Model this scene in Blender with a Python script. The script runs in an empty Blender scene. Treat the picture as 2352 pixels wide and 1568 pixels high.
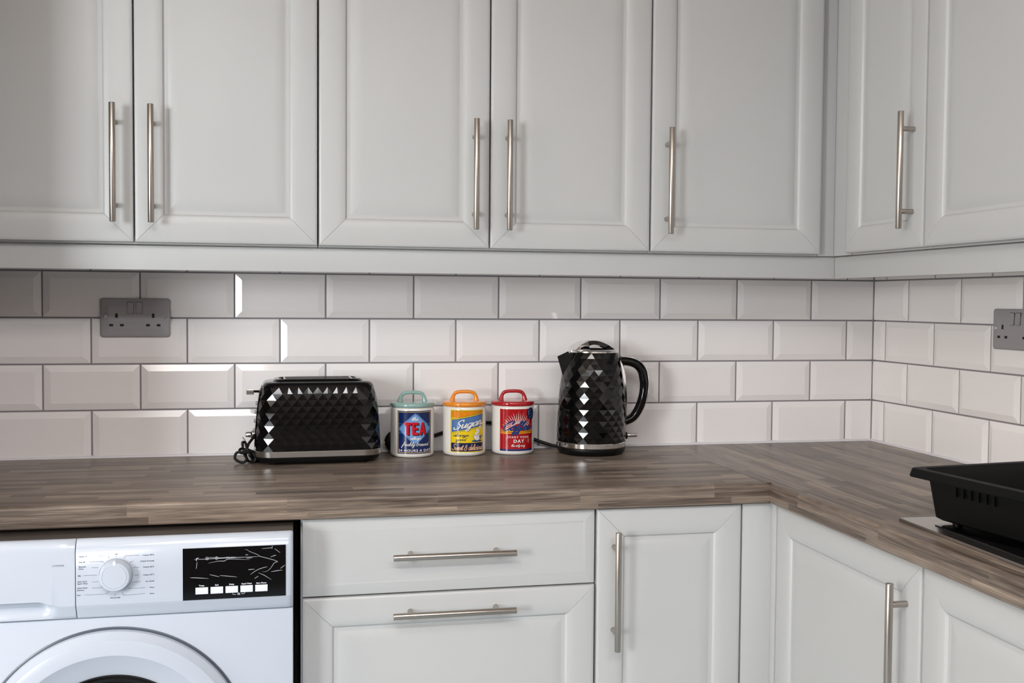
import bpy, bmesh, math, random
from mathutils import Vector, Matrix
PI = math.pi
random.seed(7)
sc = bpy.context.scene
C = sc.collection

# ------------------------------------------------------------------ camera
# frame: x right along the back wall (room corner at 0), y into the back wall (tile face at 0), worktop at z = -0.01
FPX = 2387.8
yaw, pitch, roll = 0.21032, -0.03855, 0.00738
fw = Vector((math.sin(yaw)*math.cos(pitch), math.cos(yaw)*math.cos(pitch), math.sin(pitch)))
rt = fw.cross(Vector((0, 0, 1))).normalized()
up = rt.cross(fw)
r2 = rt*math.cos(roll) + up*math.sin(roll)
u2 = -rt*math.sin(roll) + up*math.cos(roll)
cam_data = bpy.data.cameras.new('camera')
cam = bpy.data.objects.new('camera', cam_data)
C.objects.link(cam)
cam.matrix_world = Matrix(((r2.x, u2.x, -fw.x, -1.4711), (r2.y, u2.y, -fw.y, -2.4281), (r2.z, u2.z, -fw.z, 0.3427), (0, 0, 0, 1)))
cam_data.sensor_width = 36.0
cam_data.lens = FPX*36/2352
cam_data.clip_start = 0.02
sc.camera = cam

# ------------------------------------------------------------------ world, lights, exposure
world = bpy.data.worlds.new('world')
sc.world = world
world.use_nodes = True
world.node_tree.nodes['Background'].inputs[0].default_value = (0.75, 0.86, 1.0, 1)
world.node_tree.nodes['Background'].inputs[1].default_value = 0.6
sc.view_settings.view_transform = 'Standard'
sc.view_settings.look = 'None'
sc.view_settings.gamma = 1.0
sc.view_settings.use_curve_mapping = False
sc.view_settings.exposure = 0.33


def area(name, loc, target, sx, sy, watts, col):
    l = bpy.data.lights.new(name, 'AREA')
    l.shape = 'RECTANGLE'
    l.size, l.size_y, l.energy, l.color = sx, sy, watts, col
    o = bpy.data.objects.new(name, l)
    C.objects.link(o)
    o.location = loc
    o.rotation_euler = (Vector(target)-Vector(loc)).to_track_quat('-Z', 'Y').to_euler()
    return o


# daylight through the window behind the camera; added left and roof openings for fill; one warm ceiling lamp
YF = -3.40
XL, ZF, ZC = -5.2, -0.92, 1.48
WX0, WX1, WZ0, WZ1 = -4.75, -3.65, 0.00, 1.12      # window in the wall behind the camera, far left
RX0, RX1, RY0, RY1 = -2.30, -0.10, -3.32, -2.80    # added opening in the ceiling behind the camera, for fill light
LY0, LY1, LZ0, LZ1 = -2.60, -1.30, -0.40, 0.95     # added opening in the left wall, for fill light
area('window_daylight', ((WX0+WX1)/2, YF-0.13, (WZ0+WZ1)/2), ((WX0+WX1)/2, 0, (WZ0+WZ1)/2), WX1-WX0, WZ1-WZ0, 122, (0.92, 0.965, 0.99))
area('added_roof_fill', ((RX0+RX1)/2, (RY0+RY1)/2, 1.59), ((RX0+RX1)/2, (RY0+RY1)/2+0.001, 0), RX1-RX0, RY1-RY0, 70, (0.92, 0.93, 0.96))  # overhead fill lamp, added to balance the cabinet brightness
area('added_left_fill', (XL-0.13, (LY0+LY1)/2, (LZ0+LZ1)/2), (0, (LY0+LY1)/2, (LZ0+LZ1)/2), LY1-LY0, LZ1-LZ0, 34, (1.0, 0.88, 0.77))  # warm fill lamp added on the left side
area('ceiling_lamp_glow', (-1.85, -2.22, 1.405), (-1.85, -2.219, 0), 0.5, 0.5, 12, (1.0, 0.92, 0.87))


# ------------------------------------------------------------------ materials
def mat(name, col, rough=0.5, metal=0.0, coat=0.0, spec=0.5, coatr=0.05):
    m = bpy.data.materials.new(name)
    m.use_nodes = True
    b = m.node_tree.nodes['Principled BSDF']
    b.inputs['Base Color'].default_value = (*col, 1)
    b.inputs['Roughness'].default_value = rough
    b.inputs['Metallic'].default_value = metal
    b.inputs['Coat Weight'].default_value = coat
    b.inputs['Coat Roughness'].default_value = coatr
    b.inputs['Specular IOR Level'].default_value = spec
    return m


def bump_noise(m, scale, strength, dist=0.001, detail=3, stretch=None):
    nt = m.node_tree
    b = nt.nodes['Principled BSDF']
    tc = nt.nodes.new('ShaderNodeTexCoord')
    mp = nt.nodes.new('ShaderNodeMapping')
    if stretch:
        mp.inputs['Scale'].default_value = stretch
    n = nt.nodes.new('ShaderNodeTexNoise')
    n.inputs['Scale'].default_value = scale
    n.inputs['Detail'].default_value = detail
    bp = nt.nodes.new('ShaderNodeBump')
    bp.inputs['Strength'].default_value = strength
    bp.inputs['Distance'].default_value = dist
    nt.links.new(tc.outputs['Object'], mp.inputs['Vector'])
    nt.links.new(mp.outputs['Vector'], n.inputs['Vector'])
    nt.links.new(n.outputs['Fac'], bp.inputs['Height'])
    nt.links.new(bp.outputs['Normal'], b.inputs['Normal'])
    return m


def wood(name, swap):
    """laminate of narrow staves; u runs along the staves"""
    m = bpy.data.materials.new(name)
    m.use_nodes = True
    nt = m.node_tree
    N = nt.nodes
    L = nt.links
    b = N['Principled BSDF']
    geo = N.new('ShaderNodeNewGeometry')
    sep = N.new('ShaderNodeSeparateXYZ')
    L.new(geo.outputs['Position'], sep.inputs[0])

    def M(op, a, c=None, d=None):
        n = N.new('ShaderNodeMath')
        n.operation = op
        for i, v in enumerate((a, c, d)):
            if v is None:
                continue
            if hasattr(v, 'links') or hasattr(v, 'is_linked'):
                L.new(v, n.inputs[i])
            else:
                n.inputs[i].default_value = v
        return n.outputs[0]
    X, Y, Z = sep.outputs
    u, v0 = (Y, X) if swap else (X, Y)
    v = M('SUBTRACT', v0, Z)
    row = M('FLOOR', M('DIVIDE', v, 0.0235))
    wn1 = N.new('ShaderNodeTexWhiteNoise'); wn1.noise_dimensions = '1D'
    L.new(row, wn1.inputs['W'])
    uo = M('ADD', u, M('MULTIPLY', wn1.outputs['Value'], 3.1))
    colm = M('FLOOR', M('DIVIDE', uo, 0.27))
    cmb = N.new('ShaderNodeCombineXYZ')
    L.new(row, cmb.inputs[0]); L.new(colm, cmb.inputs[1])
    wn2 = N.new('ShaderNodeTexWhiteNoise'); wn2.noise_dimensions = '3D'
    L.new(cmb.outputs[0], wn2.inputs['Vector'])
    tone = wn2.outputs['Value']
    # grain: long streaks, offset per stave
    gv = N.new('ShaderNodeCombineXYZ')
    L.new(M('ADD', M('MULTIPLY', u, 2.6), M('MULTIPLY', tone, 40.0)), gv.inputs[0])
    L.new(M('MULTIPLY', v, 95.0), gv.inputs[1])
    g1 = N.new('ShaderNodeTexNoise'); g1.inputs['Scale'].default_value = 1.0; g1.inputs['Detail'].default_value = 5
    g1.inputs['Roughness'].default_value = 0.62; g1.inputs['Distortion'].default_value = 0.35
    L.new(gv.outputs[0], g1.inputs['Vector'])
    gv2 = N.new('ShaderNodeCombineXYZ')
    L.new(M('MULTIPLY', u, 14.0), gv2.inputs[0])
    L.new(M('MULTIPLY', v, 520.0), gv2.inputs[1])
    L.new(M('MULTIPLY', tone, 9.0), gv2.inputs[2])
    g2 = N.new('ShaderNodeTexNoise'); g2.inputs['Scale'].default_value = 1.0; g2.inputs['Detail'].default_value = 3
    L.new(gv2.outputs[0], g2.inputs['Vector'])
    gv3 = N.new('ShaderNodeCombineXYZ')
    L.new(M('MULTIPLY', u, 9.0), gv3.inputs[0])
    L.new(M('MULTIPLY', v, 30.0), gv3.inputs[1])
    L.new(M('MULTIPLY', tone, 5.0), gv3.inputs[2])
    g3 = N.new('ShaderNodeTexNoise'); g3.inputs['Scale'].default_value = 1.0; g3.inputs['Detail'].default_value = 2
    L.new(gv3.outputs[0], g3.inputs['Vector'])
    f = M('ADD', M('ADD', M('MULTIPLY', tone, 0.36), M('MULTIPLY', g1.outputs['Fac'], 0.95)), M('ADD', M('MULTIPLY', g2.outputs['Fac'], 0.80), M('MULTIPLY', g3.outputs['Fac'], 0.30)))
    f = M('SUBTRACT', f, 0.725)
    cr = N.new('ShaderNodeValToRGB')
    e = cr.color_ramp.elements
    e[0].position = 0.06; e[0].color = (0.050, 0.036, 0.027, 1)
    e[1].position = 0.95; e[1].color = (0.50, 0.40, 0.30, 1)
    for pos, col in ((0.28, (0.105, 0.078, 0.060, 1)), (0.46, (0.175, 0.134, 0.105, 1)), (0.68, (0.27, 0.212, 0.163, 1))):
        x = e.new(pos); x.color = col
    L.new(f, cr.inputs[0])
    L.new(cr.outputs[0], b.inputs['Base Color'])
    bp = N.new('ShaderNodeBump'); bp.inputs['Strength'].default_value = 0.25; bp.inputs['Distance'].default_value = 0.0004
    L.new(g2.outputs['Fac'], bp.inputs['Height']); L.new(bp.outputs[0], b.inputs['Normal'])
    b.inputs['Roughness'].default_value = 0.36
    b.inputs['Specular IOR Level'].default_value = 0.5
    return m


M_door = bump_noise(mat('satin_door_foil', (0.515, 0.52, 0.515), 0.38), 60, 0.03, 0.0004)
M_carc = mat('carcass_board', (0.60, 0.60, 0.58), 0.5)
M_nick = bump_noise(mat('brushed_nickel', (0.43, 0.39, 0.35), 0.30, 1.0), 300, 0.06, 0.0003)
M_tile = bump_noise(mat('glazed_tile', (0.90, 0.87, 0.86), 0.11, spec=0.42), 9, 0.10, 0.002, 1)
M_grout = mat('grey_grout', (0.26, 0.245, 0.26), 0.9)
M_seal = mat('white_sealant', (0.72, 0.71, 0.73), 0.4)
M_woodX = wood('stave_laminate_along_back', False)
M_woodY = wood('stave_laminate_along_right', True)
M_black = mat('black_gloss_plastic', (0.0015, 0.0015, 0.0017), 0.07, spec=0.42)
M_blackm = mat('black_matt_plastic', (0.004, 0.004, 0.004), 0.42, spec=0.22)
M_tray = bump_noise(mat('black_tray_plastic', (0.004, 0.004, 0.004), 0.5, spec=0.14), 40, 0.1, 0.001)
M_chrome = mat('chrome', (0.75, 0.74, 0.73), 0.10, 1.0)
M_steel = bump_noise(mat('brushed_steel', (0.52, 0.50, 0.48), 0.26, 1.0), 200, 0.1, 0.0003, stretch=(1, 0.05, 1))
M_socket = mat('satin_metal_plate', (0.36, 0.345, 0.355), 0.42, 0.15)
M_hole = mat('dark_slot', (0.003, 0.003, 0.003), 0.6)
M_cer = mat('white_ceramic', (0.80, 0.775, 0.73), 0.10, coat=0.6)
M_lidT = mat('pale_teal_glaze', (0.27, 0.43, 0.40), 0.13, coat=0.6)
M_lidO = mat('orange_glaze', (0.83, 0.27, 0.015), 0.13, coat=0.6)
M_lidR = mat('red_glaze', (0.42, 0.007, 0.012), 0.13, coat=0.6)
M_wm = mat('white_enamel', (0.52, 0.565, 0.64), 0.26)
M_wmp = mat('white_panel_plastic', (0.50, 0.545, 0.62), 0.22)
M_wmg = mat('grey_door_ring', (0.07, 0.085, 0.11), 0.3)
M_wmlid = bump_noise(mat('dark_top_cover', (0.045, 0.037, 0.033), 0.30), 60, 0.1, 0.0005)
M_ink = mat('dark_grey_print', (0.05, 0.06, 0.09), 0.5)
M_wht = mat('white_print', (0.75, 0.79, 0.86), 0.4)
M_film = mat('film_crease_reflection', (0.24, 0.25, 0.28), 0.25)  # pale grey stands in for reflections on the clear film
M_wall = mat('painted_plaster', (0.34, 0.28, 0.24), 0.9)
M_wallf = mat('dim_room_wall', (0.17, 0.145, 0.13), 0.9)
M_ceil = mat('ceiling_paint', (0.80, 0.67, 0.56), 0.9)
M_floor = bump_noise(mat('vinyl_floor', (0.34, 0.41, 0.45), 0.5), 20, 0.1)
M_frame = mat('white_window_frame', (0.75, 0.75, 0.75), 0.3)
M_brass = mat('brass', (0.7, 0.5, 0.2), 0.25, 1.0)
# print colours of the canisters
P = {k: mat('print_'+k, c, 0.14, coat=0.4) for k, c in dict(
    navy=(0.006, 0.020, 0.105), gold=(0.72, 0.47, 0.13), sky=(0.17, 0.34, 0.66), teal=(0.03, 0.17, 0.28), red=(0.62, 0.004, 0.018),
    black=(0.004, 0.004, 0.008), white=(0.80, 0.78, 0.76), yellow=(0.83, 0.60, 0.004), orange=(0.76, 0.25, 0.004), blue=(0.075, 0.18, 0.42),
    dark=(0.008, 0.014, 0.065), peach=(0.85, 0.50, 0.28), crimson=(0.40, 0.003, 0.008), royal=(0.007, 0.026, 0.14), mid=(0.012, 0.065, 0.21)).items()}


# ------------------------------------------------------------------ mesh builder
class MB:
    def __init__(s):
        s.v, s.f, s.m, s.sm = [], [], [], []

    def add(s, vs, fs, mi=0, smooth=True):
        k = len(s.v)
        s.v += [tuple(x) for x in vs]
        s.f += [tuple(i+k for i in f) for f in fs]
        s.m += [mi]*len(fs)
        s.sm += [smooth]*len(fs)
        return s

    def box(s, x0, x1, y0, y1, z0, z1, mi=0, bev=0.0):
        bm = bmesh.new()
        vs = [bm.verts.new((x, y, z)) for x in (x0, x1) for y in (y0, y1) for z in (z0, z1)]
        for f in ((0, 1, 3, 2), (4, 6, 7, 5), (0, 4, 5, 1), (2, 3, 7, 6), (0, 2, 6, 4), (1, 5, 7, 3)):
            bm.faces.new([vs[i] for i in f])
        bmesh.ops.recalc_face_normals(bm, faces=bm.faces)
        if bev:
            bmesh.ops.bevel(bm, geom=list(bm.edges), offset=bev, segments=2, profile=0.6, affect='EDGES')
        return s.bm(bm, mi)

    def bm(s, bm, mi=0, smooth=True):
        bm.verts.ensure_lookup_table()
        for i, v in enumerate(bm.verts):
            v.index = i
        s.add([v.co[:] for v in bm.verts], [[v.index for v in f.verts] for f in bm.faces], mi, smooth)
        bm.free()
        return s

    def tube(s, pts, r, seg=12, mi=0, cap=True, closed=False):
        pts = [Vector(p) for p in pts]
        n = len(pts)
        rs = r if isinstance(r, (list, tuple)) else [r]*n
        vs, fs = [], []
        t0 = None
        nrm = None
        for i, p in enumerate(pts):
            if closed:
                t = (pts[(i+1) % n]-pts[i-1]).normalized()
            else:
                t = (pts[min(i+1, n-1)]-pts[max(i-1, 0)]).normalized()
            if nrm is None:
                a = Vector((0, 0, 1)) if abs(t.z) < 0.9 else Vector((1, 0, 0))
                nrm = t.cross(a).normalized()
            else:
                q = t0.rotation_difference(t)
                nrm = (q @ nrm).normalized()
            b = t.cross(nrm)
            t0 = t
            for k in range(seg):
                a = 2*PI*k/seg
                vs.append(p+(nrm*math.cos(a)+b*math.sin(a))*rs[i])
        m = n if closed else n-1
        for i in range(m):
            j = (i+1) % n
            for k in range(seg):
                k2 = (k+1) % seg
                fs.append((i*seg+k, i*seg+k2, j*seg+k2, j*seg+k))
        if cap and not closed:
            fs.append(tuple(range(seg))[::-1])
            fs.append(tuple(range((n-1)*seg, n*seg)))
        return s.add(vs, fs, mi)

    def bar(s, a, b, r, ch=0.0008, seg=16, mi=0):
        a, b = Vector(a), Vector(b)
        d = (b-a).normalized()
        return s.tube([a, a+d*ch*0.3, a+d*ch, b-d*ch, b-d*ch*0.3, b], [r-ch, r-ch*0.3, r, r, r-ch*0.3, r-ch], seg, mi)

    def lathe(s, prof, o=(0, 0, 0), axis='z', seg=48, mi=0, cap0=False, cap1=False, sx=1.0, sy=1.0, smooth=True):
        vs, fs = [], []
        for r, h in prof:
            for k in range(seg):
                a = 2*PI*k/seg
                c, d = r*math.cos(a)*sx, r*math.sin(a)*sy
                if axis == 'z':
                    vs.append((o[0]+c, o[1]+d, o[2]+h))
                elif axis == 'y':
                    vs.append((o[0]+c, o[1]+h, o[2]+d))
                else:
                    vs.append((o[0]+h, o[1]+c, o[2]+d))
        for i in range(len(prof)-1):
            for k in range(seg):
                k2 = (k+1) % seg
                fs.append((i*seg+k, i*seg+k2, (i+1)*seg+k2, (i+1)*seg+k))
        if cap0:
            fs.append(tuple(range(seg))[::-1])
        if cap1:
            n = len(prof)
            fs.append(tuple(range((n-1)*seg, n*seg)))
        return s.add(vs, fs, mi, smooth)

    def prism(s, poly, ax, a0, a1, mi=0):
        """poly of 2D points in the plane across ax, extruded from a0 to a1"""
        n = len(poly)

        def P3(p, a):
            return {'x': (a, p[0], p[1]), 'y': (p[0], a, p[1]), 'z': (p[0], p[1], a)}[ax]
        vs = [P3(p, a0) for p in poly]+[P3(p, a1) for p in poly]
        fs = [tuple(range(n)), tuple(range(n, 2*n))[::-1]]+[(i, (i+1) % n, (i+1) % n+n, i+n) for i in range(n)]
        return s.add(vs, fs, mi)


def obj(name, mb, mats, parent=None, label=None, recalc=True, sharp=32, loc=None):
    me = bpy.data.meshes.new(name)
    me.from_pydata(mb.v, [], mb.f)
    for m in (mats if isinstance(mats, (list, tuple)) else [mats]):
        me.materials.append(m)
    me.polygons.foreach_set('material_index', mb.m)
    me.polygons.foreach_set('use_smooth', mb.sm)
    if recalc:
        b = bmesh.new()
        b.from_mesh(me)
        bmesh.ops.recalc_face_normals(b, faces=b.faces)
        b.to_mesh(me)
        b.free()
    me.set_sharp_from_angle(angle=math.radians(sharp))
    me.polygons.foreach_set('use_smooth', mb.sm)
    me.update()
    o = bpy.data.objects.new(name, me)
    C.objects.link(o)
    if parent:
        o.parent = parent
    if label:
        o['label'] = label
    if loc:
        o.location = loc
    return o


def tag(o, label, cat, group=None):
    o['label'] = label
    o['category'] = cat
    if group:
        o['group'] = group
    return o


def thing(name, label, cat, loc=(0, 0, 0), rz=0.0, group=None):
    o = bpy.data.objects.new(name, None)
    o.empty_display_size = 0.05
    C.objects.link(o)
    o.location = loc
    o.rotation_euler = (0, 0, rz)
    return tag(o, label, cat, group)


def struct(name, mb, mats, parent=None):
    o = obj(name, mb, mats, parent)
    if not parent:
        o['kind'] = 'structure'
    return o


def catmull(pts, n=6, closed=False):
    pts = [Vector(p) for p in pts]
    out = []
    m = len(pts)
    for i in range(m if closed else m-1):
        if closed:
            p0, p1, p2, p3 = pts[i-1], pts[i], pts[(i+1) % m], pts[(i+2) % m]
        else:
            p0, p1, p2, p3 = pts[max(i-1, 0)], pts[i], pts[i+1], pts[min(i+2, m-1)]
        for k in range(n):
            t = k/n
            out.append(0.5*((2*p1)+(p2-p0)*t+(2*p0-5*p1+4*p2-p3)*t*t+(3*p1-p0-3*p2+p3)*t*t*t))
    if not closed:
        out.append(pts[-1])
    return out


def interp(tab, z):
    if z <= tab[0][0]:
        return tab[0][1:]
    for a, b in zip(tab, tab[1:]):
        if z <= b[0]:
            t = (z-a[0])/(b[0]-a[0])
            return tuple(p+(q-p)*t for p, q in zip(a[1:], b[1:]))
    return tab[-1][1:]


# ------------------------------------------------------------------ 2D print shapes (text, strokes, polygons)
def text2d(s, size=1.0, bold=0.0, spacing=1.0):
    cu = bpy.data.curves.new('t', 'FONT')
    cu.body = s
    cu.size = size
    cu.offset = bold
    cu.space_character = spacing
    cu.resolution_u = 3
    o = bpy.data.objects.new('t', cu)
    C.objects.link(o)
    bpy.context.view_layer.update()
    dg = bpy.context.evaluated_depsgraph_get()
    me = bpy.data.meshes.new_from_object(o.evaluated_get(dg))
    vs = [(v.co.x, v.co.y) for v in me.vertices]
    fs = [tuple(p.vertices) for p in me.polygons]
    bpy.data.objects.remove(o)
    bpy.data.curves.remove(cu)
    bpy.data.meshes.remove(me)
    return vs, fs


def fit2d(shape, x0, x1, y0, y1, keep=None):
    """scale a 2D shape into a box (keep='h': only height fits, aligned left / centre / right)"""
    vs, fs = shape
    a0, a1 = min(v[0] for v in vs), max(v[0] for v in vs)
    b0, b1 = min(v[1] for v in vs), max(v[1] for v in vs)
    sy = (y1-y0)/(b1-b0)
    sx = (x1-x0)/(a1-a0)
    if keep:
        sx = sy
        w = (a1-a0)*sx
        x0 = {'l': x0, 'c': (x0+x1-w)/2, 'r': x1-w}[keep]
    return [(x0+(x-a0)*sx, y0+(y-b0)*sy) for x, y in vs], fs


def stroke2d(paths, w):
    """polylines -> ribbon quads with round joints"""
    vs, fs = [], []
    for p in paths:
        p = [Vector((a[0], a[1])) for a in p]
        for i in range(len(p)-1):
            d = p[i+1]-p[i]
            if d.length < 1e-9:
                continue
            d.normalize()
            n = Vector((-d.y, d.x))*w/2
            k = len(vs)
            vs += [tuple(p[i]+n), tuple(p[i]-n), tuple(p[i+1]-n), tuple(p[i+1]+n)]
            fs.append((k, k+1, k+2, k+3))
        for q in p:
            k = len(vs)
            vs += [(q.x+w/2*math.cos(a*PI/4), q.y+w/2*math.sin(a*PI/4)) for a in range(8)]
            fs.append(tuple(range(k, k+8)))
    return vs, fs


GL = {
    'a': ([[(.80, .80), (.50, 1), (.12, .70), (.12, .20), (.40, .0), (.75, .45), (.85, 1), (.80, .3), (.95, .0), (1.2, .3)]], 1.05),
    'b': ([[(-.05, .3), (.3, 1.3), (.42, 1.9), (.28, 2.0), (.16, 1.5), (.12, .3), (.35, .0), (.7, .25), (.7, .75), (.45, .9), (.9, .85)]], .95),
    'c': ([[(.70, .80), (.45, 1), (.12, .65), (.15, .15), (.45, .0), (.85, .3)]], .75),
    'd': ([[(.75, .75), (.45, 1), (.10, .65), (.15, .1), (.45, .05), (.8, .7), (1.0, 2.0), (.82, .3), (.95, .0), (1.2, .3)]], 1.05),
    'e': ([[(.0, .25), (.45, .45), (.65, .80), (.42, 1), (.12, .6), (.20, .1), (.5, .0), (.85, .3)]], .78),
    'f': ([[(-.1, .2), (.35, 1.0), (.75, 1.85), (.60, 2.1), (.40, 1.5), (.15, -.3), (.0, -1.0), (-.2, -.8), (.1, -.1), (.6, .3)]], .62),
    'g': ([[(.80, .80), (.50, 1), (.12, .70), (.15, .15), (.45, .05), (.8, .6), (.88, 1), (.75, -.2), (.5, -.95), (.2, -.8), (.5, -.2), (1.15, .3)]], 1.0),
    'h': ([[(-.05, .3), (.35, 1.3), (.48, 1.95), (.3, 2.0), (.15, 1.2), (.1, .0), (.25, .7), (.55, 1), (.68, .7), (.62, .15), (.8, .0), (1.0, .3)]], .92),
    'i': ([[(.0, .3), (.22, 1), (.18, .2), (.3, .0), (.5, .3)], [(.30, 1.45), (.32, 1.5)]], .42),
    'l': ([[(-.05, .3), (.35, 1.3), (.45, 1.95), (.28, 2.0), (.14, 1.2), (.15, .2), (.3, .0), (.55, .3)]], .45),
    'n': ([[(.0, .6), (.15, 1), (.10, .0), (.3, .75), (.58, 1), (.66, .6), (.62, .1), (.8, .0), (1.0, .3)]], .92),
    'o': ([[(.60, .95), (.40, 1), (.10, .6), (.15, .1), (.42, .0), (.72, .4), (.62, .95), (.75, .8), (1.0, .85)]], .85),
    'p': ([[(.0, .5), (.2, 1), (.0, -1.0), (.15, .2), (.35, .95), (.7, .85), (.68, .2), (.4, .0), (.25, .15), (.95, .25)]], .90),
    'r': ([[(-.02, .3), (.18, 1.15), (.28, .95), (.55, .95), (.48, .4), (.55, .05), (.85, .3)]], .75),
    's': ([[(.0, .2), (.4, 1.1), (.42, .8), (.6, .4), (.4, .0), (.1, .1), (.4, .05), (.85, .3)]], .72),
    't': ([[(.0, .4), (.35, 1.7), (.2, .3), (.35, .0), (.6, .3)], [(.0, 1.2), (.6, 1.28)]], .50),
    'u': ([[(.0, .6), (.15, 1), (.12, .3), (.3, .0), (.6, .4), (.75, 1), (.70, .2), (.85, .0), (1.05, .3)]], .95),
    'w': ([[(.0, .7), (.12, 1), (.12, .2), (.3, .0), (.5, .8), (.52, .2), (.7, .0), (.95, .5), (.95, 1), (1.15, .85)]], 1.05),
    'y': ([[(.0, .6), (.15, 1), (.15, .35), (.35, .1), (.65, .6), (.75, 1), (.6, -.4), (.35, -1.0), (.1, -.8), (.4, -.2), (1.0, .3)]], .92),
    'S': ([[(1.15, 1.75), (1.05, 2.15), (.6, 2.1), (.35, 1.7), (.5, 1.25), (.85, .8), (.75, .2), (.3, -.05), (-.1, .15), (-.15, .45)]], 1.15),
    'C': ([[(1.25, 1.5), (1.35, 1.95), (1.05, 2.2), (.5, 1.75), (.1, .9), (.1, .2), (.45, -.1), (.95, .2), (1.2, .6)]], 1.2),
    '&': ([[(.9, 1.5), (.6, 1.8), (.3, 1.4), (.7, 1.1), (.15, .7), (.15, .1), (.6, -.05), (.95, .4), (.9, .95)]], 1.15),
    ' ': ([], .55),
}


def script2d(s, w, slant=0.25):
    paths, x = [], 0
    for ch in s:
        st, adv = GL[ch]
        for p in st:
            paths.append([(x+q.x+q.y*slant, q.y) for q in catmull([(a, b, 0) for a, b in p], 4)])
        x += adv
    return stroke2d(paths, w)


def poly2d(pts):
    return list(pts), [tuple(range(len(pts)))]


def rect2d(x0, y0, x1, y1):
    return poly2d([(x0, y0), (x1, y0), (x1, y1), (x0, y1)])


def frame2d(x0, y0, x1, y1, w):
    vs, fs = [], []
    for r in (rect2d(x0, y0, x1, y0+w), rect2d(x0, y1-w, x1, y1), rect2d(x0, y0+w, x0+w, y1-w), rect2d(x1-w, y0+w, x1, y1-w)):
        k = len(vs)
        vs += r[0]
        fs += [tuple(i+k for i in f) for f in r[1]]
    return vs, fs


def ell2d(cx, cy, rx, ry, n=24, a0=0, a1=2*PI):
    full = abs(a1-a0-2*PI) < 1e-6
    return poly2d([(cx+rx*math.cos(a0+(a1-a0)*i/(n if full else n-1)), cy+ry*math.sin(a0+(a1-a0)*i/(n if full else n-1))) for i in range(n)])


def wrap_on(mb, shape, mi, layer, R, az, z0, Wl, Hl):
    """put a 2D shape (label coordinates 0..1) on the outside of a jar of radius R"""
    vs, fs = shape
    bm = bmesh.new()
    V = [bm.verts.new((x*Wl, y*Hl, 0)) for x, y in vs]
    for f in fs:
        try:
            bm.faces.new([V[i] for i in f])
        except ValueError:
            pass
    x0, x1 = min(v[0] for v in vs)*Wl, max(v[0] for v in vs)*Wl
    x = math.ceil(x0/0.0022)*0.0022
    while x < x1:
        bmesh.ops.bisect_plane(bm, geom=bm.verts[:]+bm.edges[:]+bm.faces[:], plane_co=(x, 0, 0), plane_no=(1, 0, 0))
        x += 0.0022
    rr = R+0.00008+0.00007*layer
    for v in bm.verts:
        a = az+(v.co.x-Wl/2)/R
        v.co = Vector((rr*math.sin(a), -rr*math.cos(a), z0+v.co.y))
    mb.bm(bm, mi, True)


# ------------------------------------------------------------------ room shell
T = 0.12
mb = MB(); mb.box(XL-T, T, YF-T, T, ZF-0.1, ZF); struct('floor', mb, M_floor)
mb = MB()
mb.box(XL-T, RX0, YF-T, T, ZC, ZC+0.1); mb.box(RX1, T, YF-T, T, ZC, ZC+0.1)
mb.box(RX0, RX1, YF-T, RY0, ZC, ZC+0.1); mb.box(RX0, RX1, RY1, T, ZC, ZC+0.1)
struct('ceiling', mb, M_ceil)
mb = MB()
mb.box(XL-T, XL, YF-T, LY0, ZF, ZC); mb.box(XL-T, XL, LY1, T, ZF, ZC)
mb.box(XL-T, XL, LY0, LY1, ZF, LZ0); mb.box(XL-T, XL, LY0, LY1, LZ1, ZC)
mb.box(XL, -2.128, -0.64, 0.004, ZF, ZC)      # the wall stands forward to the left of the cabinets
struct('wall_left', mb, M_wallf)
mb = MB()
for x0, x1, z0, z1 in ((XL, WX0, ZF, ZC), (WX0, WX1, ZF, WZ0), (WX0, WX1, WZ1, ZC), (WX1, 0, ZF, ZC)):
    mb.box(x0, x1, YF-T, YF, z0, z1)
struct('wall_front', mb, M_wallf)


def window(name, x0, x1, z0, z1, nx, nz):
    mb = MB()
    w = 0.05
    for a in ((x0, x0+w, z0, z1), (x1-w, x1, z0, z1), (x0+w, x1-w, z0, z0+w), (x0+w, x1-w, z1-w, z1)):
        mb.box(a[0], a[1], YF-0.09, YF-0.03, a[2], a[3])
    for i in range(1, nx):
        x = x0+(x1-x0)*i/nx
        mb.box(x-0.02, x+0.02, YF-0.085, YF-0.035, z0+w, z1-w)
    for i in range(1, nz):
        z = z0+(z1-z0)*i/nz
        mb.box(x0+w, x1-w, YF-0.08, YF-0.04, z-0.02, z+0.02)
    struct(name, mb, M_frame)


window('window_1', WX0, WX1, WZ0, WZ1, 1, 2)
mb = MB()
for a in ((LY0, LY0+0.05, LZ0, LZ1), (LY1-0.05, LY1, LZ0, LZ1), (LY0+0.05, LY1-0.05, LZ0, LZ0+0.05), (LY0+0.05, LY1-0.05, LZ1-0.05, LZ1), ((LY0+LY1)/2-0.02, (LY0+LY1)/2+0.02, LZ0+0.05, LZ1-0.05)):
    mb.box(XL-0.09, XL-0.03, a[0], a[1], a[2], a[3])
struct('added_left_window', mb, M_frame)  # unseen frame added around the left fill lamp
mb = MB()
for a in ((RX0, RX1, RY0, RY0+0.05), (RX0, RX1, RY1-0.05, RY1), (RX0, RX0+0.05, RY0+0.05, RY1-0.05), (RX1-0.05, RX1, RY0+0.05, RY1-0.05)):
    mb.box(a[0], a[1], a[2], a[3], ZC+0.02, ZC+0.08)
struct('added_roof_window', mb, M_frame)  # unseen roof frame added around the overhead fill lamp

# tiled back and right walls. Tiles: flat face at 0, bevelled to 4.5 mm back, grout 6 mm back
PX, PZ, GAP, BEV = 0.203, 0.10245, 0.0038, 0.0145
ZL = [0.3-k*PZ for k in range(-3, 4)]      # grout lines: .607 .. -.0073


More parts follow.
